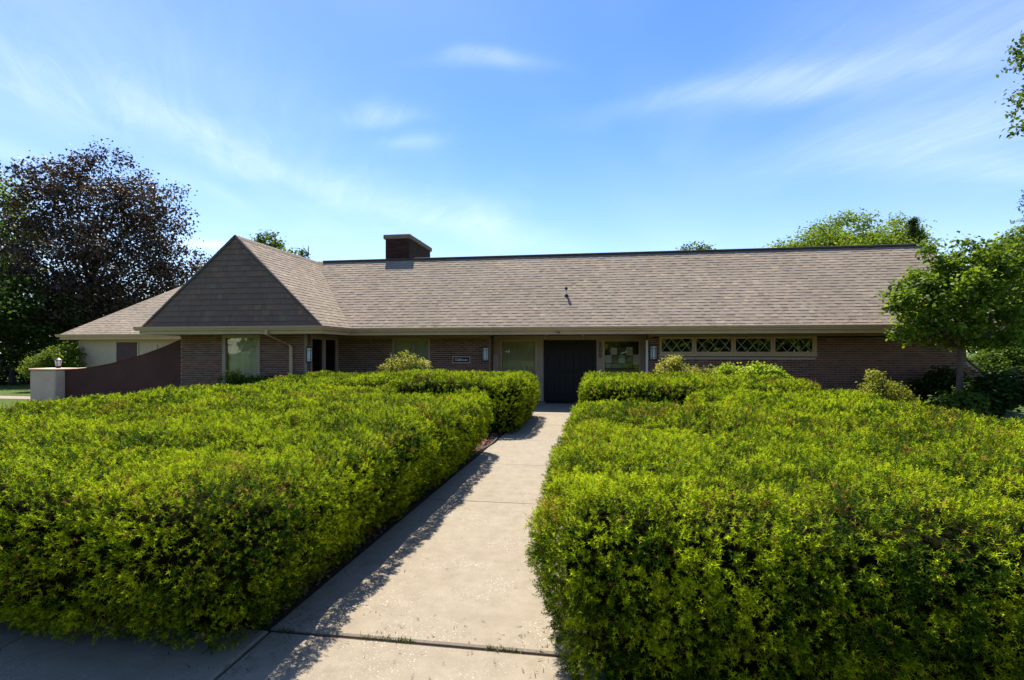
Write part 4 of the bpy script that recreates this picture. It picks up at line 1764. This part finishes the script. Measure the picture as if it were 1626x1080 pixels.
    kc = base[:, None, :] * (.62 + .62 * t)[:, :, None]
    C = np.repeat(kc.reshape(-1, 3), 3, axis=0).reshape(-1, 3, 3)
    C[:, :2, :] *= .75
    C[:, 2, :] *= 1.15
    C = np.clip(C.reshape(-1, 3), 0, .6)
    # smaller closed body of the same form, coloured near-black for the shade inside
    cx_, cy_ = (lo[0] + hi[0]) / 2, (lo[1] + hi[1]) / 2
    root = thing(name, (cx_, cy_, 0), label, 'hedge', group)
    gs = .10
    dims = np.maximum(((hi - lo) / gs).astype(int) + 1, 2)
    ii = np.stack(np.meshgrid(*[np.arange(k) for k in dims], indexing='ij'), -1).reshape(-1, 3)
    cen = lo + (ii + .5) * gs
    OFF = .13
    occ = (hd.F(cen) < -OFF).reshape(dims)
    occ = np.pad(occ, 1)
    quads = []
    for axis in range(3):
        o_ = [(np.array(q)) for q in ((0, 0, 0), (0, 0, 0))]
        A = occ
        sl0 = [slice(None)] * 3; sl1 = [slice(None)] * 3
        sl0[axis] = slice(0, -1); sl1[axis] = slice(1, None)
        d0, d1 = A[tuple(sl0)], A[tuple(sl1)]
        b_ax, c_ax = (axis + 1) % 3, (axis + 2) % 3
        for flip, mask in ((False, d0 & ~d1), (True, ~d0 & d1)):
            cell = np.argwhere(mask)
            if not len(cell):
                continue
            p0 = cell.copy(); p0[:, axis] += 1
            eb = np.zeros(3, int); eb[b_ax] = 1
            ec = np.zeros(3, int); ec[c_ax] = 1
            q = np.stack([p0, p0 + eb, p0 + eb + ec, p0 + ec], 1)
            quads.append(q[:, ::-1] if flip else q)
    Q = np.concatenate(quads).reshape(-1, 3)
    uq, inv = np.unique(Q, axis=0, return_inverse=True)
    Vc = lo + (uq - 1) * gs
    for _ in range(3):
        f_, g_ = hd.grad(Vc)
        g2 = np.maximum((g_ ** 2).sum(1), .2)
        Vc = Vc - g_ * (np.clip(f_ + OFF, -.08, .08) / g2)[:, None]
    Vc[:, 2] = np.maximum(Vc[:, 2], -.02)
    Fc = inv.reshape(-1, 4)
    npmesh('branches', Vc, Fc, None, M['yew_core'], root)  # solid core rather than branches, its dark colour imitates inner shade
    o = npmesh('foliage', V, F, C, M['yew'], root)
    tag(o, kind='stuff')
    import sys; print(name, 'sprigs', n, 'tris', len(F), file=sys.stderr)
    return root


HG = 'clipped yew hedges along the walk'
grow_hedge('hedge', 'large clipped yew hedge in the left foreground, its end touching the sidewalk',
           Hedge([(-7.4, -1.74, 2.36, 8.75), (-7.4, -4.0, 7.5, 10.2)], .975, .016, 101, inset=.31), 201, HG)
grow_hedge('hedge', 'large clipped yew hedge in the right foreground, its side overhanging the concrete walk',
           Hedge([(-.27, 4.2, 2.32, 7.25), (1.7, 4.3, 6.0, 10.0)], .975, .0, 131, inset=.22), 231, HG)
grow_hedge('hedge', 'rear clipped yew hedge left of the walk below the Clubhouse sign',
           Hedge([(-7.2, -1.37, 10.15, 13.7)], 1.07, .0, 161), 261, HG)
grow_hedge('hedge', 'rear clipped yew hedge right of the walk in front of the notice window',
           Hedge([(-.20, 4.1, 9.9, 13.2)], 1.09, .0, 191), 291, HG)

# ================================================================== TREES AND SHRUBS
def leaves(centers, normals_up, n_each, spread, size, cols, rs, aspect=.62, flat=.6, droop=0.0, shadefn=None):
    """leaf faces (folded kites) scattered round clump centres"""
    m = len(centers)
    C = np.repeat(centers, n_each, axis=0)
    n = len(C)
    off = rs.normal(size=(n, 3)) * spread
    off[:, 2] *= .75
    P = C + off
    nz = unit(rs.normal(size=(n, 3)) * (1 - flat) + np.array([0, 0, flat]) + unit(off) * .35)
    e1, e2 = frames(nz)
    a = rs.uniform(0, 6.283, n)[:, None]
    d = e1 * np.cos(a) + e2 * np.sin(a)
    d = unit(d - np.array([0, 0, droop]))
    s = np.cross(nz, d)
    L = (size * rs.uniform(.6, 1.35, n))[:, None]
    W = L * aspect * .5
    fold = nz * W * .35
    v0, v1, v2, v3 = P - d * L * .5, P + s * W + fold, P + d * L * .5, P - s * W + fold
    V = np.stack([v0, v1, v2, v3], 1).reshape(-1, 3)
    base = np.arange(n)[:, None] * 4
    F = np.concatenate([base + np.array([[0, 1, 2]]), base + np.array([[0, 2, 3]])])
    cols = np.array(cols)
    ct = np.repeat(rs.uniform(size=m), n_each)
    t = np.clip(ct * .6 + rs.uniform(size=n) * .5 - .05, 0, .999) * (len(cols) - 1)
    i = t.astype(int)
    fr = (t - i)[:, None]
    col = cols[i] * (1 - fr) + cols[np.minimum(i + 1, len(cols) - 1)] * fr
    col = col * rs.uniform(.75, 1.25, (n, 1))
    return V, F, np.repeat(col, 4, axis=0)


def lobes_centers(lobes, n, rs, shell=.55):
    vol = np.array([l[1][0] * l[1][1] * l[1][2] for l in lobes]) ** .8
    pick = rs.choice(len(lobes), n, p=vol / vol.sum())
    d = unit(rs.normal(size=(n, 3)))
    r = rs.uniform(shell ** 3, 1, n) ** (1 / 3)
    c = np.array([l[0] for l in lobes])[pick]
    ra = np.array([l[1] for l in lobes])[pick]
    return c + d * r[:, None] * ra


def limbs(m, base, top_z, r0, targets, rs, fork=.35, sides=7, wob=.12):
    """tapered trunk with limbs bending out to the targets"""
    base = Vector(base)
    h = top_z - base.z
    tp, tr = [], []
    wx, wy = rs.uniform(-wob, wob, 2)
    for i in range(9):
        s = i / 8
        tp.append(base + Vector((wx * h * .12 * math.sin(s * 3.1), wy * h * .12 * math.sin(s * 2.3 + 1), h * s)))
        tr.append(r0 * (1.35 if i == 0 else 1) * (1 - .85 * s) + .01)
    m.tube(tp, tr, sides + 2)
    for T in targets:
        T = Vector([float(x) for x in T])
        s = min(.93, max(fork, (T.z - base.z) / h * .62 + rs.uniform(-.1, .1)))
        k = s * 8
        i = int(k)
        A = tp[i].lerp(tp[min(i + 1, 8)], k - i)
        rA = (tr[i] * (1 - (k - i)) + tr[min(i + 1, 8)] * (k - i)) * .6
        mid = A.lerp(T, .5) + Vector((rs.normal(), rs.normal(), rs.normal() - .4)) * (T - A).length * .07
        pts, rr = [], []
        for j in range(6):
            q = j / 5
            p = A * (1 - q) ** 2 + mid * 2 * q * (1 - q) + T * q * q
            pts.append(p)
            rr.append(max(rA * (1 - .9 * q), .006))
        m.tube(pts, rr, 5, caps=False)


def tree(name, label, base, lobes, trunk_top, r0, n_clump, n_leaf, spread, size, cols, seed, cat='tree', group=None, mat='leaf', bark='bark', n_limb=14, shell=.5, flat=.55, aspect=.62, fork=.35, droop=0.0, inner=True):
    rs = np.random.RandomState(seed)
    t = thing(name, base, label, cat, group)
    C = lobes_centers(lobes, n_clump, rs, shell)
    m = MB()
    tg = C[rs.choice(len(C), min(n_limb, len(C)), replace=False)]
    limbs(m, base, trunk_top, r0, tg, rs, fork)
    m.build('trunk', M[bark], t, smooth=True)
    V, F, K = leaves(C, None, n_leaf, spread, size, cols, rs, aspect, flat, droop)
    tag(npmesh('crown', V, F, K, M[mat], t), kind='stuff')
    return t


def cp(px, py, Y):
    """a spot in the place given by bearing and distance from where the photograph was taken"""
    X = (px - 813) * Y / 820.0
    c, s = math.cos(THETA), math.sin(THETA)
    return (X * c - Y * s, X * s + Y * c, EYE - (py - 557) * Y / 820.0)


def lob(px, py, Y, rx, rz, ry=None):
    return (cp(px, py, Y), (rx, ry or rx, rz))


GREEN = [(.036, .066, .010), (.070, .120, .016), (.120, .180, .022), (.170, .235, .030)]
BRIGHT = [(.060, .105, .012), (.115, .175, .018), (.185, .250, .026), (.250, .310, .035)]
DARK = [(.018, .036, .008), (.032, .060, .012), (.052, .092, .016), (.085, .135, .018)]
RED = [(.024, .017, .014), (.038, .026, .019), (.058, .040, .026), (.072, .060, .032), (.10, .068, .042)]

# the purple-leaved maple behind the left wing
b = cp(150, 604, 31); b = (b[0], b[1], 0)
tree('purple_maple', 'tall dark purple leaved maple standing behind the left end of the clubhouse', b,
     [lob(150, 330, 31, 3.6, 2.9), lob(85, 300, 30.5, 2.0, 1.7), lob(230, 335, 31, 2.4, 2.1), lob(255, 420, 31, 2.5, 2.6), lob(60, 400, 30, 2.6, 3.0), lob(160, 440, 30, 4.2, 3.0), lob(110, 500, 29.5, 4.0, 2.0), lob(215, 470, 31, 3.2, 2.0), lob(40, 485, 29, 3.0, 2.2), lob(180, 275, 31.5, 1.9, 1.3), lob(295, 440, 31.5, 1.2, 2.0)],
     8.8, .36, 640, 88, .38, .18, RED, 301, mat='leaf_red', bark='bark_dark', n_limb=46, shell=.25, flat=.4)
# greens round it
b = cp(-40, 600, 30); b = (b[0], b[1], 0)
tree('shade_tree', 'sunlit green tree at the far left edge behind the purple maple', b,
     [lob(-40, 340, 31, 2.9, 2.6), lob(-10, 410, 31, 2.4, 2.0), lob(-60, 450, 30, 3.0, 2.5), lob(8, 345, 31.5, 1.0, 1.6)], 7.5, .28, 190, 60, .42, .24, BRIGHT, 302, n_limb=16)
b = cp(20, 600, 26); b = (b[0], b[1], 0)
tree('understory_tree', 'low dark green tree under the purple maple at the left edge', b,
     [lob(10, 520, 26, 2.4, 1.6), lob(70, 500, 27, 2.0, 1.2), lob(-30, 480, 25, 2.4, 2.0), lob(25, 560, 26, 1.6, .8)], 3.2, .12, 190, 55, .34, .19, DARK, 303, bark='bark_dark', n_limb=14)
b = cp(110, 600, 38); b = (b[0], b[1], 0)
tree('back_tree', 'broad dark green tree behind the purple maple, glimpsed through its crown', b,
     [lob(60, 520, 40, 4.0, 2.6), lob(150, 530, 40, 4.0, 2.4), lob(230, 510, 40, 3.2, 2.2), lob(-20, 540, 40, 4.0, 2.6)], 4.5, .25, 260, 50, .5, .28, DARK, 304, bark='bark_dark', n_limb=14)
b = cp(95, 605, 22.5); b = (b[0], b[1], 0)
tree('shrub', 'rounded sunlit green shrub beside the tan annex wall', b,
     [lob(98, 575, 22.5, .75, .60), lob(70, 582, 22.3, .65, .55), lob(115, 562, 23, .5, .45)], 1.0, .05, 150, 60, .15, .085, BRIGHT, 305, cat='shrub', n_limb=10, fork=.1)
b = cp(20, 610, 26); b = (b[0], b[1], 0)
tree('shrub', 'dark low shrub on the lawn left of the tan pillar', cp(20, 610, 27)[:2] + (0,),
     [lob(20, 595, 27, 1.2, .75), lob(45, 588, 27, .9, .8), lob(-10, 590, 27, 1.3, .9)], 1.0, .05, 130, 55, .2, .11, DARK, 306, cat='shrub', n_limb=8, fork=.1)

# trees whose tops show over the roof
b = cp(1345, 600, 36); b = (b[0], b[1], 0)
tree('roof_tree', 'broad green tree showing its rounded top above the right part of the roof ridge', b,
     [lob(1340, 390, 36, 2.6, 2.0), lob(1285, 398, 36, 2.2, 1.3), lob(1400, 385, 36, 2.2, 1.5), lob(1440, 405, 36, 1.9, 1.4), lob(1350, 430, 36, 5.0, 2.5), lob(1245, 408, 36, 1.5, .9)], 9, .35, 600, 70, .34, .19, [tuple(q * 1.25 for q in c) for c in BRIGHT], 310, n_limb=18, shell=.25)
b = cp(437, 600, 33); b = (b[0], b[1], 0)
tree('roof_tree', 'slender green tree top showing above the gabled wing ridge', b,
     [lob(428, 385, 33, .75, .8), lob(455, 400, 33, .8, .6), lob(440, 420, 33, 1.3, .9)], 9.2, .15, 46, 40, .22, .2, GREEN, 311, n_limb=14)
b = cp(490, 600, 34); b = (b[0], b[1], 0)
tree('roof_tree', 'thin twig top just right of the gabled wing ridge', b, [lob(480, 410, 34, .35, .9), lob(492, 415, 34, .3, .9)], 8.6, .1, 12, 26, .17, .18, DARK, 312, n_limb=6)
b = cp(1108, 600, 40); b = (b[0], b[1], 0)
tree('roof_tree', 'wispy tree top barely showing over the middle of the roof ridge', b, [lob(1100, 397, 40, .9, .55), lob(1122, 399, 40, .7, .5), lob(1085, 400, 40, .5, .5)], 9.4, .12, 34, 22, .2, .2, GREEN, 313, n_limb=18)


def conifer(name, label, base, h, rad, seed, cols, n=46, cat='tree'):
    rs = np.random.RandomState(seed)
    t = thing(name, base, label, cat)
    m = MB()
    m.tube([base, (base[0], base[1], h * .5), (base[0], base[1], h)], [.22, .12, .015], 8)
    cs = []
    for i in range(n):
        s = (i + .5) / n
        z = h * (.15 + .84 * s)
        L = rad * (1 - s) ** .8 + .15
        for k in range(5):
            a = rs.uniform(0, 6.28)
            tip = np.array([base[0] + math.cos(a) * L, base[1] + math.sin(a) * L, z - L * .12 + rs.uniform(-.1, .2)])
            m.tube([(base[0], base[1], z), tuple(tip)], [.025, .008], 4, caps=False)
            st = np.array([base[0], base[1], z])
            for q in np.linspace(.25, 1, 5):
                cs.append(st + (tip - st) * q)
    m.build('trunk', M['bark_dark'], t)
    V, F, K = leaves(np.array(cs), None, 9, .10, .20, cols, rs, .22, .3)
    tag(npmesh('crown', V, F, K, M['leaf'], t), kind='stuff')
    return t


b = cp(1452, 600, 33)
conifer('spruce', 'dark spruce tip beside the broad green tree behind the roof', (b[0], b[1], 0), cp(1452, 344, 33)[2], 2.0, 320, DARK)
b = cp(1668, 600, 30)
conifer('spruce', 'dark spruce at the right edge whose branch tips enter the picture', (b[0], b[1], 0), 14.5, 2.9, 321, DARK, 60)

# the young tree in front of the right end
b = cp(1523, 650, 12.2); b = (b[0], b[1], 0)
tree('young_tree', 'young round crowned tree with slim trunk before the right end of the clubhouse', b,
     [lob(1500, 470, 12.2, .95, .80), lob(1455, 485, 12.0, .62, .55), lob(1545, 440, 12.3, .85, .72), lob(1575, 480, 12.3, .80, .75), lob(1490, 530, 12.1, .85, .40), lob(1560, 530, 12.3, .70, .36), lob(1432, 485, 11.9, .26, .22), lob(1430, 528, 12, .28, .18), lob(1550, 400, 12.2, .30, .24), lob(1500, 415, 12.2, .22, .22), lob(1452, 435, 12.2, .22, .16), lob(1600, 420, 12.4, .4, .35), lob(1530, 392, 12.2, .22, .2), lob(1475, 395, 12.2, .18, .18), lob(1418, 455, 12.2, .2, .14), lob(1585, 385, 12.3, .25, .22)],
     3.6, .075, 340, 46, .115, .11, [(.040, .085, .010), (.085, .145, .014), (.170, .250, .020), (.300, .380, .030)], 330, n_limb=32, shell=.45, flat=.6, aspect=.6, fork=.5)
# its neighbours
b = cp(1640, 600, 21); b = (b[0], b[1], 0)
tree('side_tree', 'light green tree filling the right edge behind the young tree', b,
     [lob(1630, 430, 21, 1.5, 1.4), lob(1600, 470, 21, 1.2, 1.2), lob(1660, 500, 20, 1.8, 1.4), lob(1610, 540, 20.5, 1.5, .8), lob(1575, 500, 20.5, 1.0, 1.0), lob(1640, 390, 21.5, 1.0, .9)], 4.8, .16, 360, 55, .24, .16, BRIGHT, 331, n_limb=16)
b = cp(1620, 600, 19); b = (b[0], b[1], 0)
tree('shrub', 'broad pale green bush behind the sloping brick wall at the right', b,
     [lob(1590, 568, 19.5, .9, .5), lob(1630, 560, 19.5, 1.3, .7), lob(1565, 580, 19, .5, .4)], 1.4, .06, 170, 55, .18, .11, GREEN, 332, cat='shrub', n_limb=10, fork=.1)
b = cp(1590, 640, 12.0); b = (b[0], b[1], 0)
tree('shrub', 'dark broadleaf shrub right of the young tree trunk', b,
     [lob(1585, 620, 12.0, .62, .42), lob(1625, 615, 12.2, .60, .48), lob(1560, 640, 11.8, .5, .35), lob(1660, 620, 12, .6, .5)], .9, .04, 190, 40, .11, .10, DARK, 333, cat='shrub', n_limb=14, fork=.1, flat=.75)
b = cp(1500, 640, 14.2); b = (b[0], b[1], 0)
tree('shrub', 'deep green shrub against the brick left of the young tree trunk', b,
     [lob(1500, 610, 14.2, .50, .45), lob(1475, 625, 14.2, .40, .40), lob(1535, 625, 14, .5, .35)], .9, .04, 140, 40, .12, .10, DARK, 334, cat='shrub', n_limb=10, fork=.1)
b = cp(1535, 655, 11.6); b = (b[0], b[1], 0)
tree('shrub', 'small leafy plant at the foot of the young tree', b, [lob(1530, 640, 11.6, .4, .2), lob(1510, 645, 11.6, .3, .18)], .35, .02, 60, 26, .09, .11, GREEN, 335, cat='shrub', n_limb=8, fork=.1)

# branches reaching in from a tall tree outside the frame on the right
b = cp(1760, 650, 13); b = (b[0], b[1], 0)
tree('tall_tree', 'tall tree outside the right edge whose drooping branches enter at the top', b,
     [lob(1612, 100, 13, .36, .25), lob(1625, 70, 13, .40, .28), lob(1650, 110, 13, .65, .6), lob(1640, 190, 13, .28, .42), lob(1648, 160, 13, .5, .4), lob(1700, 80, 13, 1.0, 1.2), lob(1760, 150, 13, 1.4, 1.6), lob(1780, 20, 13, 1.6, 1.4)],
     9.5, .16, 220, 34, .13, .12, GREEN, 340, n_limb=40, droop=.5, shell=.2)

# flowering and leafy shrubs along the front
FLW = [(.080, .115, .014), (.220, .250, .035), (.430, .410, .070), (.640, .550, .230)]
b = (-5.36, 14.35, 0)
tree('flowering_shrub', 'pale blossomed shrub below the window left of the Clubhouse sign', b,
     [((-5.46, 14.35, 1.32), (.42, .32, .30)), ((-5.06, 14.35, 1.25), (.38, .3, .28)), ((-4.80, 14.3, 1.12), (.30, .3, .32)), ((-5.78, 14.35, 1.1), (.32, .3, .28)), ((-5.27, 14.35, 1.0), (.7, .35, .35))], 1.25, .03, 120, 38, .075, .062, FLW, 350, cat='shrub', n_limb=26, fork=.05, group=None)
tree('evergreen_shrub', 'small dark green bush in front of the pale blossomed shrub', (-4.88, 14.0, 0), [((-4.88, 14.0, 1.15), (.22, .2, .25)), ((-4.84, 14.0, .9), (.3, .25, .3))], 1.1, .02, 60, 40, .06, .05, GREEN, 351, cat='shrub', n_limb=8, fork=.05)
tree('flowering_shrub', 'pale blossomed shrub below the lantern right of the notice window', (2.15, 14.3, 0),
     [((2.12, 14.3, 1.36), (.26, .25, .30)), ((2.35, 14.3, 1.12), (.42, .3, .26)), ((1.9, 14.3, 1.1), (.30, .3, .25)), ((2.75, 14.3, 1.05), (.3, .3, .2)), ((3.1, 14.3, 1.02), (.32, .3, .2))], 1.2, .03, 110, 36, .07, .06, FLW, 352, cat='shrub', n_limb=30, fork=.05)
tree('leafy_shrub', 'bright lime green shrub rising behind the right hedge below the lattice windows', (4.1, 13.9, 0),
     [((3.7, 13.9, 1.05), (.45, .3, .22)), ((4.25, 13.9, 1.10), (.40, .3, .26)), ((3.35, 13.9, 1.15), (.2, .2, .16)), ((4.55, 13.9, .95), (.4, .3, .2))], 1.0, .03, 110, 34, .08, .085, [(.18, .27, .015), (.28, .38, .02), (.36, .46, .03), (.42, .52, .04)], 353, cat='shrub', n_limb=16, fork=.05)
tree('leafy_shrub', 'yellowish green shrub with bare twigs at the foot of the right brick wall', (7.2, 14.2, 0),
     [((7.05, 14.2, .85), (.30, .25, .32)), ((7.3, 14.2, .65), (.45, .3, .3)), ((6.9, 14.2, .5), (.4, .3, .3)), ((7.6, 14.2, .5), (.3, .3, .25))], .9, .03, 100, 32, .075, .06, [(.14, .18, .018), (.23, .26, .03), (.32, .33, .045), (.38, .37, .07)], 354, cat='shrub', n_limb=34, fork=.05)
tree('leafy_shrub', 'low dark green shrub with lime tips below the wing window', (-10.1, 13.4, 0),
     [((-10.15, 13.4, .85), (.35, .3, .2)), ((-9.6, 13.4, .75), (.4, .3, .2))], .8, .03, 70, 40, .08, .065, GREEN, 355, cat='shrub', n_limb=10, fork=.05)
tree('leafy_sprout', 'lime yellow leaf tuft above the dark shrub at the wing window', (-9.95, 13.25, 0), [((-9.95, 13.25, 1.05), (.10, .1, .1))], 1.0, .012, 7, 10, .05, .10, [(.25, .33, .03), (.34, .40, .05)], 356, cat='shrub', n_limb=5, fork=.3)
tree('evergreen_shrub', 'row of low dark evergreen shrub under the glazed side of the wing', (-8.9, 13.9, 0), [((-9.1, 13.9, .75), (.5, .3, .22)), ((-8.2, 13.9, .78), (.6, .3, .22)), ((-7.5, 14.1, .75), (.5, .3, .22))], .8, .03, 110, 40, .08, .06, DARK, 357, cat='shrub', n_limb=10, fork=.05)

# bare twigs among the shrubs
for i, (u, v, z, lab) in enumerate(((-6.1, 14.35, 1.22, 'bare brown twigs left of the pale blossomed shrub by the left window'), (2.85, 14.3, 1.3, 'bare brown twigs right of the pale blossomed shrub below the lattice windows'))):
    rs = np.random.RandomState(70 + i)
    m = MB()
    for k in range(26):
        a = Vector((u + rs.normal() * .08, v, .1))
        bq = Vector((u + rs.normal() * .24, v + rs.normal() * .1, z + rs.normal() * .13))
        md = a.lerp(bq, .6) + Vector((rs.normal(), rs.normal(), 0)) * .05
        m.tube([a, md, bq], [.008, .006, .003], 4, caps=False)
        for q in range(3):
            c = md.lerp(bq, rs.uniform(.2, .9))
            m.tube([c, c + Vector((rs.normal() * .09, rs.normal() * .05, .09 + rs.uniform(0, .06)))], [.004, .002], 3, caps=False)
    tag(m.build('bare_shrub', M['twig'], origin=(u, v, 0)), lab, 'shrub')

# trees across the road behind the viewer; the windows mirror them
for i, (u, v, h) in enumerate(((-16, -22, 9), (-9, -24, 10), (-2, -23, 9), (5, -25, 11), (12, -22, 10), (-23, -24, 11), (19, -24, 9), (-31, -22, 10))):
    tree('street_tree', 'leafy tree across the road behind the viewer, mirrored in the windows', (u, v, 0),
         [((u, v, h * .58), (3.8, 3.8, h * .4)), ((u + 2.4, v, 2.6), (3.2, 3.2, 2.4)), ((u - 2.4, v, 2.4), (3.2, 3.2, 2.2))], h * .8, .25, 130, 40, .7, .6, GREEN, 400 + i, group='trees across the road', n_limb=6)

import sys
print('tris', sum(len(o.data.loops) - 2 * len(o.data.polygons) for o in SC.objects if o.type == 'MESH'), file=sys.stderr)
